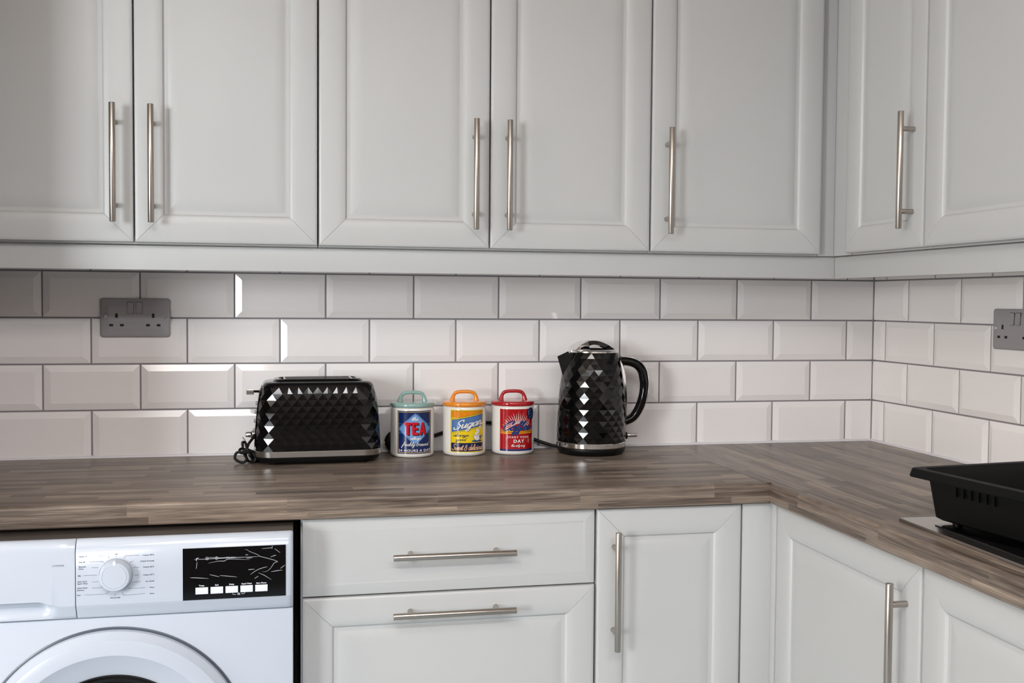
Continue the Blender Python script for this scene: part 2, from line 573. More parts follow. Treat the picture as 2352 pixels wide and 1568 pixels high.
def tiles(mb, u_edges_by_row, conv, ulimit):
    for r in range(len(ZL)-1):
        zt, zb = ZL[r]-GAP/2, ZL[r+1]+GAP/2
        if r == len(ZL)-2:
            zb = -0.0095
        off = u_edges_by_row[r % 2]
        i = -1
        while True:
            a, b = off+i*PX+GAP/2, off+(i+1)*PX-GAP/2
            i += 1
            cuta = a < 0.002
            a = max(a, 0.002)
            if b < a+0.004:
                continue
            if a > ulimit:
                break
            b = min(b, ulimit)
            ia = 0.0 if cuta else BEV
            t1, t2 = random.uniform(-.0003, .0003), random.uniform(-.0003, .0003)
            bt = BEV
            bb = 0.004 if r == len(ZL)-2 else BEV
            ib = min(BEV, (b-a)*0.4)
            if cuta and (b-a) < 0.06:
                ib = BEV
            D = 0.0042
            P0 = [(a, zb, D if not cuta else 0.0003), (b, zb, D), (b, zt, D), (a, zt, D if not cuta else 0.0003)]
            P1 = [(a+ia, zb+bb, t1), (b-ib, zb+bb, -t1+t2), (b-ib, zt-bt, t1), (a+ia, zt-bt, -t1-t2)]
            PB = [(p[0], p[1], 0.0075) for p in P0]
            vs = [conv(*p) for p in PB+P0+P1]
            fs = [(8, 9, 10, 11)]
            for k in range(4):
                k2 = (k+1) % 4
                fs.append((k, k2, 4+k2, 4+k))
                if cuta and k == 3:
                    fs.append((7, 4, 8, 11))
                    continue
                fs.append((4+k, 4+k2, 8+k2, 8+k))
            mb.add(vs, fs, 1, False)


mb = MB(); mb.box(XL, T, 0.006, T, ZF, ZC)
mb.m = [2]*len(mb.m)
mb.add([(-2.7, 0.0055, -0.012), (0.005, 0.0055, -0.012), (0.005, 0.0055, 0.61), (-2.7, 0.0055, 0.61)], [(0, 1, 2, 3)], 0)
# rows alternate: index parity 1 -> rows A and C
tiles(mb, [0.1732, 0.0731], lambda u, z, d: (-u, d, z), 2.7)
wb = obj('wall_back', mb, [M_grout, M_tile, M_wall], recalc=True); wb['kind'] = 'structure'
mb = MB(); mb.box(0.006, T, YF, 0.006, ZF, ZC)
mb.m = [2]*len(mb.m)
mb.add([(0.0055, -2.7, -0.012), (0.0055, 0.005, -0.012), (0.0055, 0.005, 0.61), (0.0055, -2.7, 0.61)], [(0, 1, 2, 3)], 0)
tiles(mb, [0.1477, 0.0501], lambda u, z, d: (d, -u, z), 2.7)
wr = obj('wall_right', mb, [M_grout, M_tile, M_wall], recalc=True); wr['kind'] = 'structure'
mb = MB()
mb.prism([(0.002, -0.0102), (-0.0045, -0.0102), (-0.003, -0.0068), (0.002, -0.0045)], 'x', -2.7, -0.001)
mb.prism([(0.002, -0.0102), (-0.0045, -0.0102), (-0.003, -0.0068), (0.002, -0.0045)], 'y', -2.7, -0.001)
struct('trim_1', mb, M_seal)
mb = MB(); mb.box(-0.0015, 0.003, -0.0015, 0.003, -0.0095, 0.6); struct('trim_2', mb, M_grout)


# ------------------------------------------------------------------ cabinet parts
def ring_mesh(mb, w, h, prof, groove, x0=0, z0=0, gdepth=0.0009, gw=0.0007):
    """nested rectangular rings: prof = [(inset, y)], groove = (from, to) inset range of the mitre line; faces forward (-y)"""
    rings = []
    for ins, y in prof:
        a, b, c, d = x0+ins, x0+w-ins, z0+ins, z0+h-ins
        g = groove and groove[0] <= ins <= groove[1]
        e = gw if g else 0.0004
        dy = gdepth if g else 0.0
        R = []
        for (cx, cz, sx, sz) in ((a, c, 1, 1), (b, c, -1, 1), (b, d, -1, -1), (a, d, 1, -1)):
            pz = (cx, y, cz+sz*e)
            px = (cx+sx*e, y, cz)
            pc = (cx+sx*e*0.5, y+dy, cz+sz*e*0.5)
            if (sx, sz) in ((1, 1), (-1, -1)):
                R += [pz, pc, px]
            else:
                R += [px, pc, pz]
        rings.append(R)
    vs = [p for R in rings for p in R]
    fs = []
    for i in range(len(rings)-1):
        for k in range(12):
            k2 = (k+1) % 12
            fs.append((i*12+k, i*12+k2, (i+1)*12+k2, (i+1)*12+k))
    fs.append(tuple(range((len(rings)-1)*12, len(rings)*12)))
    fs.append(tuple(range(12))[::-1])
    mb.add(vs, fs, 0)


DOORP = [(0, 0), (0, -.0165), (.0006, -.0182), (.0022, -.0192), (.006, -.0197), (.022, -.0206), (.038, -.0206), (.047, -.0196), (.0525, -.0176), (.0550, -.0150), (.0560, -.0138),
         (.0625, -.0134), (.0640, -.0140), (.0700, -.0158), (.0780, -.0172), (.0860, -.0178)]
DRAWP = [(0, 0), (0, -.0150), (.0008, -.0162), (.0030, -.0168), (.0100, -.0180), (.0180, -.0192), (.0225, -.0197), (.0240, -.0198)]


def door_panel(name, parent, x0, x1, z0, z1, y, kind='door', gap=0.0016):
    mb = MB()
    w, h = x1-x0-2*gap, z1-z0-2*gap
    ring_mesh(mb, w, h, DOORP if kind == 'door' else DRAWP, (.004, .0551) if kind == 'door' else (.002, .0226),
              gdepth=0.0010 if kind == 'door' else 0.0002, gw=0.0007 if kind == 'door' else 0.0004)
    return obj(name, mb, M_door, parent, sharp=25, loc=(x0+gap, y, z0+gap))


def handle(parent, x, z, vertical, y=-0.0206, length=0.227, sep=0.160, name='handle'):
    mb = MB()
    s = 0.030
    if vertical:
        mb.bar((0, -s, -length/2), (0, -s, length/2), 0.0060)
        for q in (-1, 1):
            mb.bar((0, 0, q*sep/2), (0, -s+0.003, q*sep/2), 0.0050, 0.0003)
    else:
        mb.bar((-length/2, -s, 0), (length/2, -s, 0), 0.0060)
        for q in (-1, 1):
            mb.bar((q*sep/2, 0, 0), (q*sep/2, -s+0.003, 0), 0.0050, 0.0003)
    return obj(name, mb, M_nick, parent, sharp=50, loc=(x, y, z))


def carcass(parent, w, d, z0, z1, t=0.016, top=True):
    mb = MB()
    g = 0.0006
    mb.box(g, t, -d, -0.012, z0, z1)
    mb.box(w-t, w-g, -d, -0.012, z0, z1)
    mb.box(t, w-t, -d, -0.012, z0, z0+t)
    if top:
        mb.box(t, w-t, -d, -0.012, z1-t, z1)
    mb.box(t, w-t, -0.020, -0.012, z0+t, z1-(t if top else 0))
    return obj('carcass', mb, M_carc, parent)


# wall units: local x along the run from the unit's left side, local y=0 the tiled wall, z in room height
UZ0, UZ1, UD = 0.4505, 1.171, 0.2590
DZ0, DZ1 = 0.4520, 1.169
HZ = 0.6035          # middle of the wall-unit handles


def wall_unit(loc, rz, w, doors, label):
    t = thing('wall_cabinet', label, 'cabinet', (loc[0], loc[1], UZ0), rz, 'wall cabinets')
    c = carcass(t, w, UD, 0, UZ1-UZ0)
    for (a, b, hx) in doors:
        d = door_panel('door', t, a, b, DZ0-UZ0, DZ1-UZ0, -UD-0.0022)
        if hx is not None:
            handle(d, hx-a-0.0016, HZ-DZ0-0.0016, True)
    return t


wall_unit((-2.124, 0), 0, 0.708, [(0, 0.3545, -1.804+2.124), (0.3545, 0.708, -1.734+2.124)], 'white double wall cabinet at far left above the socket and washing machine')
wall_unit((-1.4155, 0), 0, 0.7075, [(0, 0.3535, -1.096+1.4155), (0.3535, 0.7075, -1.026+1.4155)], 'white double wall cabinet in the middle above toaster and canisters')
wall_unit((-0.7075, 0), 0, 0.405, [(0, 0.404, -0.6725+0.7075)], 'white single door wall cabinet above the kettle, left of the corner')
wall_unit((0, -0.3405), -PI/2, 0.2905, [(0, 0.2905, 0.5965-0.3405)], 'narrow white wall cabinet on the right wall next to the corner')
wall_unit((0, -0.6315), -PI/2, 0.50, [(0, 0.50, 0.4445)], 'wide white wall cabinet at the right edge, above the black tray')

# fillers and light rails
mb = MB(); mb.box(-0.3015, -0.2625, -0.2620, -0.2440, 0.4505, 1.169, bev=0.0008)
tag(obj('corner_filler', mb, M_door), 'narrow white filler strip left of the upper inner corner, facing the room', 'corner filler', 'corner fillers')
mb = MB(); mb.box(-0.2620, -0.2440, -0.3390, -0.2425, 0.4505, 1.169, bev=0.0008)
tag(obj('corner_filler', mb, M_door), 'white filler strip right of the upper inner corner, facing left', 'corner filler', 'corner fillers')
mb = MB(); mb.box(-2.124, -0.2556, -0.2550, -0.2370, 0.4000, 0.4480, bev=0.0012)
tag(obj('light_rail', mb, M_door), 'long white light rail under the wall cabinets on the back wall', 'light rail', 'light rails')
mb = MB(); mb.box(-0.2550, -0.2370, -1.130, -0.2376, 0.4000, 0.4480, bev=0.0012)
tag(obj('light_rail', mb, M_door), 'white light rail under the right wall cabinets', 'light rail', 'light rails')

# base units
BZ0, BZ1, BD = -0.77, -0.052, 0.520
FD = 0.5205


def base_unit(loc, rz, w, label):
    t = thing('base_cabinet', label, 'cabinet', (loc[0], loc[1], ZF), rz, 'base cabinets')
    carcass(t, w, BD, BZ0-ZF, BZ1-ZF)
    mb = MB(); mb.box(0.002, w-0.002, -BD+0.06, -BD+0.076, 0, BZ0-ZF)
    obj('plinth', mb, M_door, t)
    for q in (0.04, w-0.04):
        mb = MB(); mb.lathe([(0.02, 0), (0.02, 0.01), (0.012, 0.014), (0.012, BZ0-ZF)], (q, -0.1, 0), seg=16)
        obj('leg', mb, M_blackm, t)
    return t


t = base_unit((-1.4535, 0), 0, 0.5525, 'white base cabinet with drawer over deep front, beside the washing machine')
d = door_panel('drawer', t, 0.0020, 0.5515, -0.1945-ZF, -0.0505-ZF, -FD, 'drawer')
handle(d, -1.176+1.4535-0.0036, -0.121+0.1945-0.0016, False, y=-0.0198)
d = door_panel('drawer', t, 0.0020, 0.5515, -0.760-ZF, -0.1945-ZF, -FD)
handle(d, -1.176+1.4535-0.0036, -0.2275+0.760-0.0016, False, y=-0.0206)
t = base_unit((-0.9005, 0), 0, 0.2985, 'narrow white base cabinet under the kettle, left of the inner corner')
d = door_panel('door', t, 0, 0.2975, -0.760-ZF, -0.0505-ZF, -FD)
handle(d, -0.866+0.9005-0.0016, -0.2045+0.760-0.0016, True)
t = base_unit((0, -0.5595), -PI/2, 0.4805, 'white base cabinet facing left, first right of the inner corner')
d = door_panel('door', t, 0, 0.4800, -0.760-ZF, -0.0505-ZF, -FD)
handle(d, 1.003-0.5595-0.0016, -0.199+0.760-0.0016, True)
t = base_unit((0, -1.0405), -PI/2, 0.4955, 'white base cabinet facing left at the right edge, below the hob')
d = door_panel('door', t, 0, 0.4950, -0.760-ZF, -0.0505-ZF, -FD)
handle(d, 0.455, -0.199+0.760-0.0016, True)
mb = MB()
mb.box(-0.6010, -0.5225, -0.5380, -0.5200, -0.77, -0.052, bev=0.0008)
mb.box(-0.5400, -0.5225, -0.5580, -0.5382, -0.77, -0.052, bev=0.0008)
mb.box(-0.5220, -0.5060, -0.5580, -0.5200, -0.92, -0.052)
tag(obj('filler_post', mb, M_door), 'plain white upright filler in the lower inner corner between base cabinets', 'corner filler')

# worktops: 39 mm laminate with rounded front edge
WT, WBt, WF, ER = -0.010, -0.049, -0.5515, 0.007


def top_profile(front):
    a = [(0.002, WBt), (front+0.002, WBt), (front, WBt+0.002)]
    for i in range(7):
        t = i/6*PI/2
        a.append((front+ER-ER*math.cos(t), WT-ER+ER*math.sin(t)))
    a.append((0.002, WT))
    return a


mb = MB()
pr = top_profile(WF)
XJ = -0.5575
# back run: profile (y,z) extruded along x; the joint meets the inner corner
vs, fs = [], []
n = len(pr)
for y, z in pr:
    vs.append((-2.127, y, z))
for y, z in pr:
    vs.append((XJ if y > -0.5415 else XJ+(-0.5415-y)/(-0.5415-WF)*0.0060, y, z))
for i in range(n):
    fs.append((i, (i+1) % n, (i+1) % n+n, i+n))
fs += [tuple(range(n)), tuple(range(n, 2*n))[::-1]]
mb.add(vs, fs)
tag(obj('worktop', mb, M_woodX, sharp=40), 'brown wood-effect worktop along the back wall carrying toaster, canisters and kettle', 'worktop')
mb = MB()
vs, fs = [], []
for x, z in pr:
    vs.append((x, -1.75, z))
for x, z in pr:
    vs.append((x, WF+0.0 if x < -0.545 else WF+0.01, z))
for i in range(n):
    fs.append((i, (i+1) % n, (i+1) % n+n, i+n))
fs += [tuple(range(n)), tuple(range(n, 2*n))[::-1]]
mb.add(vs, fs)
mb.box(XJ+0.0004, 0.002, WF+0.0101, 0.002, WBt, WT)
tag(obj('worktop', mb, M_woodY, sharp=40), 'brown wood-effect worktop along the right wall carrying the hob and black tray', 'worktop')


# ------------------------------------------------------------------ sockets
def socket(loc, rz, label):
    t = thing('double_socket', label, 'socket', loc, rz, 'double wall sockets')
    w, h = 0.1475, 0.0855
    mb = MB()

    def rr(ins, y, r, n=6):
        pts = []
        for cx, cz, a0 in ((w/2-ins-r, h/2-ins-r, 0), (-w/2+ins+r, h/2-ins-r, PI/2), (-w/2+ins+r, -h/2+ins+r, PI), (w/2-ins-r, -h/2+ins+r, 1.5*PI)):
            for i in range(n):
                a = a0+i/(n-1)*PI/2
                pts.append((cx+r*math.cos(a), y, cz+r*math.sin(a)))
        return pts
    rings = [rr(0, 0, .006), rr(0, -.0035, .006), rr(.001, -.005, .005), rr(.004, -.0055, .005), rr(.017, -.0085, .004), rr(.0185, -.0087, .004)]
    vs = [p for r in rings for p in r]
    m = len(rings[0])
    fs = [(i*m+k, i*m+(k+1) % m, (i+1)*m+(k+1) % m, (i+1)*m+k) for i in range(len(rings)-1) for k in range(m)]
    fs += [tuple(range(m))[::-1], tuple(range((len(rings)-1)*m, len(rings)*m))]
    mb.add(vs, fs)
    obj('faceplate', mb, M_socket, t, sharp=50)
    for cx in (-0.0385, 0.0385):
        mb = MB()
        for dx, dz, a, b in ((0, 0.0045, 0.0027, 0.0047), (-0.0112, -0.0165, 0.0040, 0.0026), (0.0112, -0.0165, 0.0040, 0.0026)):
            mb.box(cx+dx-a, cx+dx+a, -0.0092, -0.0085, dz-b, dz+b)
        obj('pin_holes', mb, M_hole, t, 'black rectangular pin holes')
    for cx in (-0.0092, 0.0092):
        mb = MB()
        mb.box(cx-0.0070, cx+0.0070, -0.0090, -0.0085, 0.0088, 0.0348, mi=0)
        mb.prism([(-0.0088, 0.0094), (-0.0120, 0.0094), (-0.0100, 0.0220), (-0.0096, 0.0338), (-0.0088, 0.0340)], 'x', cx-0.0064, cx+0.0064, mi=1)
        obj('rocker_switch', mb, [M_hole, M_socket], t)
    for cx in (-0.0610, 0.0610):
        mb = MB(); mb.lathe([(0.0034, -0.0080), (0.0034, -0.0090), (0.0030, -0.0094)], (cx, 0, 0.002), 'y', 16, cap1=True)
        mb.box(cx-0.0025, cx+0.0025, -0.0096, -0.0093, 0.0015, 0.0025, mi=1)
        obj('screw', mb, [M_chrome, M_hole], t)
    return t


socket((-1.8065, -0.0003, 0.3005), 0, 'brushed grey double socket on the back wall above the washing machine')
socket((-0.0003, -0.5480, 0.2920), -PI/2, 'grey double socket on the right wall, cut by the photo edge')


# ------------------------------------------------------------------ canisters
def canister(loc, name_label, lid_mat, lid_name, label_fn, mats):
    t = thing('canister', name_label, 'canister', loc, 0, 'storage canisters')
    R = 0.0497
    mb = MB()
    mb.lathe([(0.0, 0.003), (0.040, 0.003), (0.0415, 0.0), (0.0445, 0.0004), (0.0475, 0.0022), (0.0492, 0.0052), (R, 0.0095), (R, 0.106), (0.0492, 0.1105), (0.0478, 0.1120), (0.045, 0.112), (0.044, 0.10), (0.0, 0.10)], seg=96)
    obj('jar', mb, M_cer, t, sharp=60)
    mb = MB()
    mb.lathe([(0.0, 0.1095), (0.0460, 0.1095), (0.0465, 0.1126), (0.0495, 0.1128), (0.0508, 0.1145), (0.0512, 0.1175), (0.0506, 0.1205), (0.0490, 0.1222), (0.046, 0.1229), (0.0, 0.1236)], seg=96)
    lid = obj('lid', mb, lid_mat, t, sharp=60)
    mb = MB()
    pts = catmull([(-0.0285, 0, 0.1225), (-0.0278, 0, 0.1265), (-0.0262, 0, 0.1335), (-0.0215, 0, 0.1405), (-0.0130, 0, 0.1432), (0, 0, 0.1438),
                   (0.0130, 0, 0.1432), (0.0215, 0, 0.1405), (0.0262, 0, 0.1335), (0.0278, 0, 0.1265), (0.0285, 0, 0.1225)], 5)
    rs = []
    for p in pts:
        k = min(1, max(0, (p.z-0.1225)/0.013))
        rs.append(0.0062-0.0021*k)
    mb.tube(pts, rs, 16)
    obj('handle', mb, lid_mat, lid, sharp=60)
    mb = MB()
    label_fn(lambda shape, mi, layer: wrap_on(mb, shape, mats.index(mi), layer, R, 0.026, 0.0095, 0.0860, 0.0965))
    obj('printed_label', mb, [P[k] for k in mats], t, recalc=False)
    return t


def sv(shape, x0, x1, v0, v1, keep=None):
    """fit using v measured downward from the label top"""
    return fit2d(shape, x0, x1, 1-v1, 1-v0, keep)


def tea(put):
    put(rect2d(0, 0, 1, 1), 'navy', 0)
    put(frame2d(.022, .022, .978, .978, .011), 'gold', 1)
    for v in (.305, .355, .41, .465, .515):
        put(rect2d(.035, 1-v-.006, .965, 1-v+.006), 'teal', 1)

    def dia(s):
        cx, cy = .5, .58
        pts = [(cx, cy+.365*s), (cx-.055*s, cy+.335*s), (cx-.33*s, cy+.12*s), (cx-.435*s, cy+.02*s), (cx-.445*s, cy), (cx-.435*s, cy-.02*s), (cx-.33*s, cy-.12*s), (cx-.055*s, cy-.335*s), (cx, cy-.365*s)]
        return pts+[(1-x, y) for x, y in pts[::-1][1:-1]]
    put(poly2d(dia(1.0)), 'sky', 2)
    put(poly2d(dia(.965)), 'navy', 3)
    put(poly2d(dia(.935)), 'sky', 4)
    for v in (.36, .41, .46):
        put(rect2d(.13, 1-v-.004, .87, 1-v+.004), 'teal', 5)
    put(sv(script2d('the', .30), .40, .58, .135, .225), 'white', 6)
    # heavy condensed capitals with a drop shadow
    def caps(dx, dv, col, layer):
        step = [0.0]

        def B(x0, v0, x1, v1):
            step[0] += 0.2
            put(rect2d(x0+dx, 1-v1-dv, x1+dx, 1-v0-dv), col, layer+step[0])
        B(.205, .265, .385, .325); B(.262, .265, .328, .560)
        B(.415, .265, .478, .560); B(.415, .265, .575, .325); B(.415, .385, .560, .440); B(.415, .500, .575, .560)
        for pts in ([(.600, .560), (.660, .560), (.715, .265), (.665, .265)], [(.665, .265), (.715, .265), (.790, .560), (.725, .560)], [(.640, .500), (.640, .450), (.75, .450), (.75, .500)]):
            step[0] += 0.2
            put(poly2d([(x+dx, 1-v-dv) for x, v in pts]), col, layer+step[0])
    caps(.030, .018, 'black', 7)
    caps(0, 0, 'red', 9.5)
    put(sv(script2d('shop', .30), .36, .66, .595, .700), 'white', 6)
    put(sv(script2d('freshly brewed', .17), .12, .90, .715, .865), 'white', 8)
    put(sv(text2d('24 HOURS A DAY', 1, .02, 1.15), .05, .95, .892, .950), 'white', 8)


def sugar(put):
    put(rect2d(0, 0, 1, 1), 'yellow', 0)
    put(frame2d(.02, .02, .98, .98, .008), 'dark', 1)
    put(rect2d(.028, 1-.18, .972, 1-.030), 'orange', 2)
    put(poly2d([(.028, 1-.215), (.972, 1-.06), (.972, 1-.40), (.028, 1-.56)]), 'dark', 3)
    put(poly2d([(.028, 1-.223), (.972, 1-.068), (.972, 1-.392), (.028, 1-.552)]), 'yellow', 4)
    put(poly2d([(.045, 1-.240), (.955, 1-.092), (.955, 1-.372), (.045, 1-.528)]), 'dark', 5)
    put(poly2d([(.052, 1-.248), (.948, 1-.101), (.948, 1-.363), (.052, 1-.519)]), 'blue', 6)
    g = script2d('Sugar', .25, .30)
    vs, fs = sv(g, .09, .92, .205, .50)
    for dx, dv, c, l in ((.010, .008, 'dark', 7), (0, 0, 'white', 9)):
        put(([(x+dx, y-dv+(x-.5)*.155) for x, y in vs], fs), c, l)
    put(rect2d(.028, 1-.972, .972, 1-.775), 'dark', 3)
    put(sv(script2d('always', .20), .08, .52, .545, .665), 'dark', 5)
    put(sv(script2d('good', .20), .15, .46, .655, .765), 'dark', 5)
    put(sv(script2d('Sweet & delicious', .22), .05, .95, .795, .955), 'peach', 5)
    # saucer, cup, steam
    put(ell2d(.76, 1-.735, .175, .025), 'mid', 5)
    put(ell2d(.76, 1-.600, .125, .135, 20, PI, 2*PI), 'dark', 6)
    put(ell2d(.76, 1-.604, .115, .122, 20, PI, 2*PI), 'white', 7)
    put(ell2d(.76, 1-.600, .125, .014), 'dark', 8)
    put(ell2d(.76, 1-.598, .116, .010), 'white', 9)
    put(stroke2d([[(.87, 1-.615), (.925, 1-.610), (.93, 1-.655), (.86, 1-.685)]], .016), 'dark', 6)
    put(stroke2d([[(.83, 1-.625), (.845, 1-.67)], [(.86, 1-.62), (.865, 1-.665)]], .02), 'royal', 9)
    for x, v, r in ((.72, .555, .036), (.77, .53, .040), (.76, .475, .042), (.80, .505, .030), (.84, .42, .036), (.86, .39, .026), (.91, .335, .030), (.93, .31, .020)):
        put(ell2d(x, 1-v, r, r*.86, 14), 'white', 10)


def coffee(put):
    put(rect2d(0, 0, 1, 1), 'crimson', 0)
    put(rect2d(0, 0, 1, .045), 'royal', 1)
    cx, cv = .52, .50
    for i in range(21):
        a = PI*(i+.0)/20
        c, s = math.cos(a), math.sin(a)
        r0, r1 = .155, .40 if i % 2 else .435
        r1 = min(r1, .46/abs(c) if abs(c) > .1 else 9)
        px, py = -s, c
        w0, w1 = .004, .0085
        q = lambda r, w: (cx+(r*c+px*w)*1.10, 1-cv+(r*s+py*w))
        put(poly2d([q(r0, -w1), q(r0, w1), q(r1*.72, w1*.75), q(r1, .0006), q(r1, -.0006), q(r1*.72, -w1*.75)]), 'white', 1)
    for v, c in ((.487, 'orange'), (.530, 'yellow'), (.562, 'orange'), (.574, 'yellow')):
        put(rect2d(.03, 1-v-.007, .97, 1-v+.007), c, 2)
    vs, fs = sv(script2d('Coffee', .31, .30), .09, .93, .265, .625)
    vs2 = vs
    put((vs2, fs), 'royal', 4)
    v3, f3 = sv(script2d('Coffee', .09, .30), .10, .92, .275, .615)
    put((v3, f3), 'mid', 6)
    put(sv(text2d('START YOUR', 1, .02, 1.2), .22, .84, .645, .690), 'white', 4)
    put(sv(text2d('DAY', 1, .03, 1.25), .39, .69, .722, .800), 'white', 4)
    put(sv(script2d('the only way', .22), .33, .72, .825, .925), 'white', 4)
    # notched round seal
    n = 40
    pts = []
    for i in range(2*n):
        r = .152 if i % 2 else .138
        a = PI*i/n
        pts.append((.925+r*math.cos(a)*1.05, 1-.120+r*math.sin(a)))
    put(poly2d(pts), 'dark', 6)
    for k, (x0, x1, v) in enumerate(((.83, .97, .045), (.83, 1.03, .115), (.88, 1.02, .185))):
        p = [(x0+(x1-x0)*i/14, 1-v+.020*math.sin(i*2.2)+.05*(i/14-.5)) for i in range(15)]
        put(stroke2d([p], .007), 'blue', 8)


canister((-1.1985, -0.0665, WT), 'white tea canister with pale teal lid and navy label, beside the toaster', M_lidT, 'teal', tea, ['navy', 'gold', 'sky', 'teal', 'white', 'black', 'red'])
canister((-1.0775, -0.0620, WT), 'white sugar canister with orange lid and yellow label, middle of the three', M_lidO, 'orange', sugar, ['yellow', 'dark', 'orange', 'blue', 'white', 'peach', 'mid', 'royal'])
canister((-0.9625, -0.0600, WT), 'white coffee canister with red lid and red label, nearest the kettle', M_lidR, 'red', coffee, ['crimson', 'royal', 'white', 'orange', 'yellow', 'mid', 'dark', 'blue'])


# ------------------------------------------------------------------ kettle on its base
KX, KY = -0.7800, -0.0880
kb = thing('power_base', 'round black power base under the kettle with its cord and plug', 'power base', (KX, KY, WT))
mb = MB()
mb.lathe([(0.0, 0.003), (0.068, 0.003), (0.070, 0.0), (0.074, 0.0), (0.076, 0.004), (0.0795, 0.008), (0.0805, 0.012), (0.0800, 0.0165), (0.0, 0.0170)], seg=64)
obj('base_plate', mb, M_blackm, kb, sharp=50)
mb = MB()
cpts = catmull([(-0.838-KX+0.0, 0.050, 0.0075), (-0.856-KX, 0.062, 0.0085), (-0.875-KX, 0.072, 0.014), (-0.899-KX, 0.0785, 0.0225), (-0.945-KX, 0.081, 0.043), (-0.985-KX, 0.0805, 0.058), (-1.009-KX, 0.0795, 0.0640),
                (-1.045-KX, 0.0795, 0.0620), (-1.080-KX, 0.0810, 0.055), (-1.125-KX, 0.0810, 0.0405), (-1.150-KX, 0.0810, 0.033), (-1.185-KX, 0.0810, 0.027), (-1.215-KX, 0.080, 0.026)], 6)
mb.tube(cpts, 0.0040, 10)
obj('cord', mb, M_blackm, kb)
mb = MB()
mb.lathe([(0.002, -0.0120), (0.010, -0.0115), (0.020, -0.0095), (0.0250, -0.005), (0.0262, 0.0), (0.0250, 0.006), (0.020, 0.0105), (0.010, 0.0118), (0.002, 0.012)], (-1.2320-KX, 0.0655, 0.0265), 'y', 32, cap0=True, cap1=True)
plug = obj('plug', mb, M_blackm, kb)
mb = MB(); mb.box(-0.0060, 0.0, -0.0030, 0.0030, -0.0010, 0.0010)
obj('pin', mb, M_brass, plug, 'small brass pin', loc=(-1.2572-KX, 0.058, 0.0260))

kt = thing('kettle', 'black faceted jug kettle with chrome trim, right of the coffee canister', 'kettle', (KX, KY, WT+0.0172))
# profile of z above kettle bottom and radius, centre shift in x
KP = [(0.000, 0.0800, 0.0), (0.012, 0.0812, 0.0), (0.03, 0.0812, 0.0), (0.075, 0.0802, 0.0005), (0.110, 0.0785, 0.001), (0.140, 0.0755, 0.001), (0.165, 0.0718, 0.0015),
      (0.185, 0.0680, 0.002), (0.203, 0.0625, 0.003), (0.217, 0.0580, 0.004), (0.227, 0.0550, 0.0045)]
mb = MB()
n = 22
rows = 17
z0, z1 = 0.0118, 0.2185
vs, fs = [], []
for r in range(rows):
    z = z0+(z1-z0)*r/(rows-1)
    R, cx = interp(KP, z)
    for k in range(n):
        a = 2*PI*(k+(0.5 if r % 2 else 0))/n+0.06
        vs.append((cx+R*math.cos(a), R*math.sin(a), z))
for r in range(rows-1):
    for k in range(n):
        k2 = (k+1) % n
        a, b = r*n+k, r*n+k2
        c, d = (r+1)*n+k, (r+1)*n+k2
        if r % 2 == 0:
            fs += [(a, b, c), (b, d, c)]
        else:
            fs += [(a, b, d), (a, d, c)]
mb.add(vs, fs, 0, False)
# inner liner closes the vessel
mb.lathe([(0.0, 0.003), (0.070, 0.003), (0.072, 0.012), (0.070, 0.10), (0.060, 0.19), (0.052, 0.2185), (0.0, 0.2185)], seg=32)
body = obj('body', mb, M_black, kt, recalc=True, sharp=60)
mb = MB()
mb.lathe([(0.070, 0.0), (0.0806, 0.0), (0.0815, 0.0010), (0.0817, 0.0105), (0.0808, 0.0118), (0.070, 0.0118)], seg=72)
obj('chrome_band', mb, M_chrome, kt, 'chrome band around the foot', sharp=30)
mb = MB()
cx = 0.0040
mb.lathe([(0.050, 0.2185), (0.0590, 0.2185), (0.0585, 0.2215), (0.0550, 0.2245), (0.050, 0.2255)], (cx, 0, 0), seg=72)
obj('chrome_rim', mb, M_chrome, kt, 'chrome ring round the lid', sharp=30)
mb = MB()
mb.lathe([(0.0, 0.2215), (0.0490, 0.2235), (0.0510, 0.2225), (0.051, 0.219)], (cx, 0, 0), seg=64)
lid = obj('lid', mb, M_black, kt, sharp=40)
# arched lid grip: flat bow across the lid
mb = MB()
outer = catmull([(-0.0500, 0, 0.2235), (-0.0400, 0, 0.2330), (-0.0260, 0, 0.2410), (-0.0060, 0, 0.2455), (0.0120, 0, 0.2438), (0.0300, 0, 0.2370), (0.0460, 0, 0.2275), (0.0530, 0, 0.2232)], 5)
inner = catmull([(-0.0430, 0, 0.2225), (-0.0250, 0, 0.2290), (-0.0120, 0, 0.2340), (-0.0040, 0, 0.2360), (0.0060, 0, 0.2355), (0.0180, 0, 0.2318), (0.0310, 0, 0.2262), (0.0400, 0, 0.2225)], 5)
m = len(outer)
vs, fs = [], []
for s in (-1, 1):
    for p in outer:
        vs.append((p.x+cx*0.5, s*(0.016 if abs(p.x) < 0.04 else 0.013), p.z))
    for p in inner:
        vs.append((p.x+cx*0.5, s*0.017, p.z))
for i in range(m-1):
    fs += [(i, i+1, m+i+1, m+i), (2*m+i, 3*m+i, 3*m+i+1, 2*m+i+1), (i, 2*m+i, 2*m+i+1, i+1), (m+i, m+i+1, 3*m+i+1, 3*m+i)]
fs += [(0, m, 3*m, 2*m), (m-1, 3*m-1, 4*m-1, 2*m-1)]
mb.add(vs, fs)
obj('lid_grip', mb, M_black, lid, sharp=40)
mb = MB()
cp = catmull([(-0.0510, 0, 0.2240), (-0.0410, 0, 0.2335), (-0.0300, 0, 0.2395), (-0.0200, 0, 0.2432)], 4)
vs = [(p.x+cx*0.5, s*(0.034-0.10*(p.x+0.051)), p.z+0.0010) for s in (-1, 1) for p in cp]+[(p.x+cx*0.5+0.006, s*(0.030-0.10*(p.x+0.051)), 0.2238) for s in (-1, 1) for p in cp]
m = len(cp)
fs = []
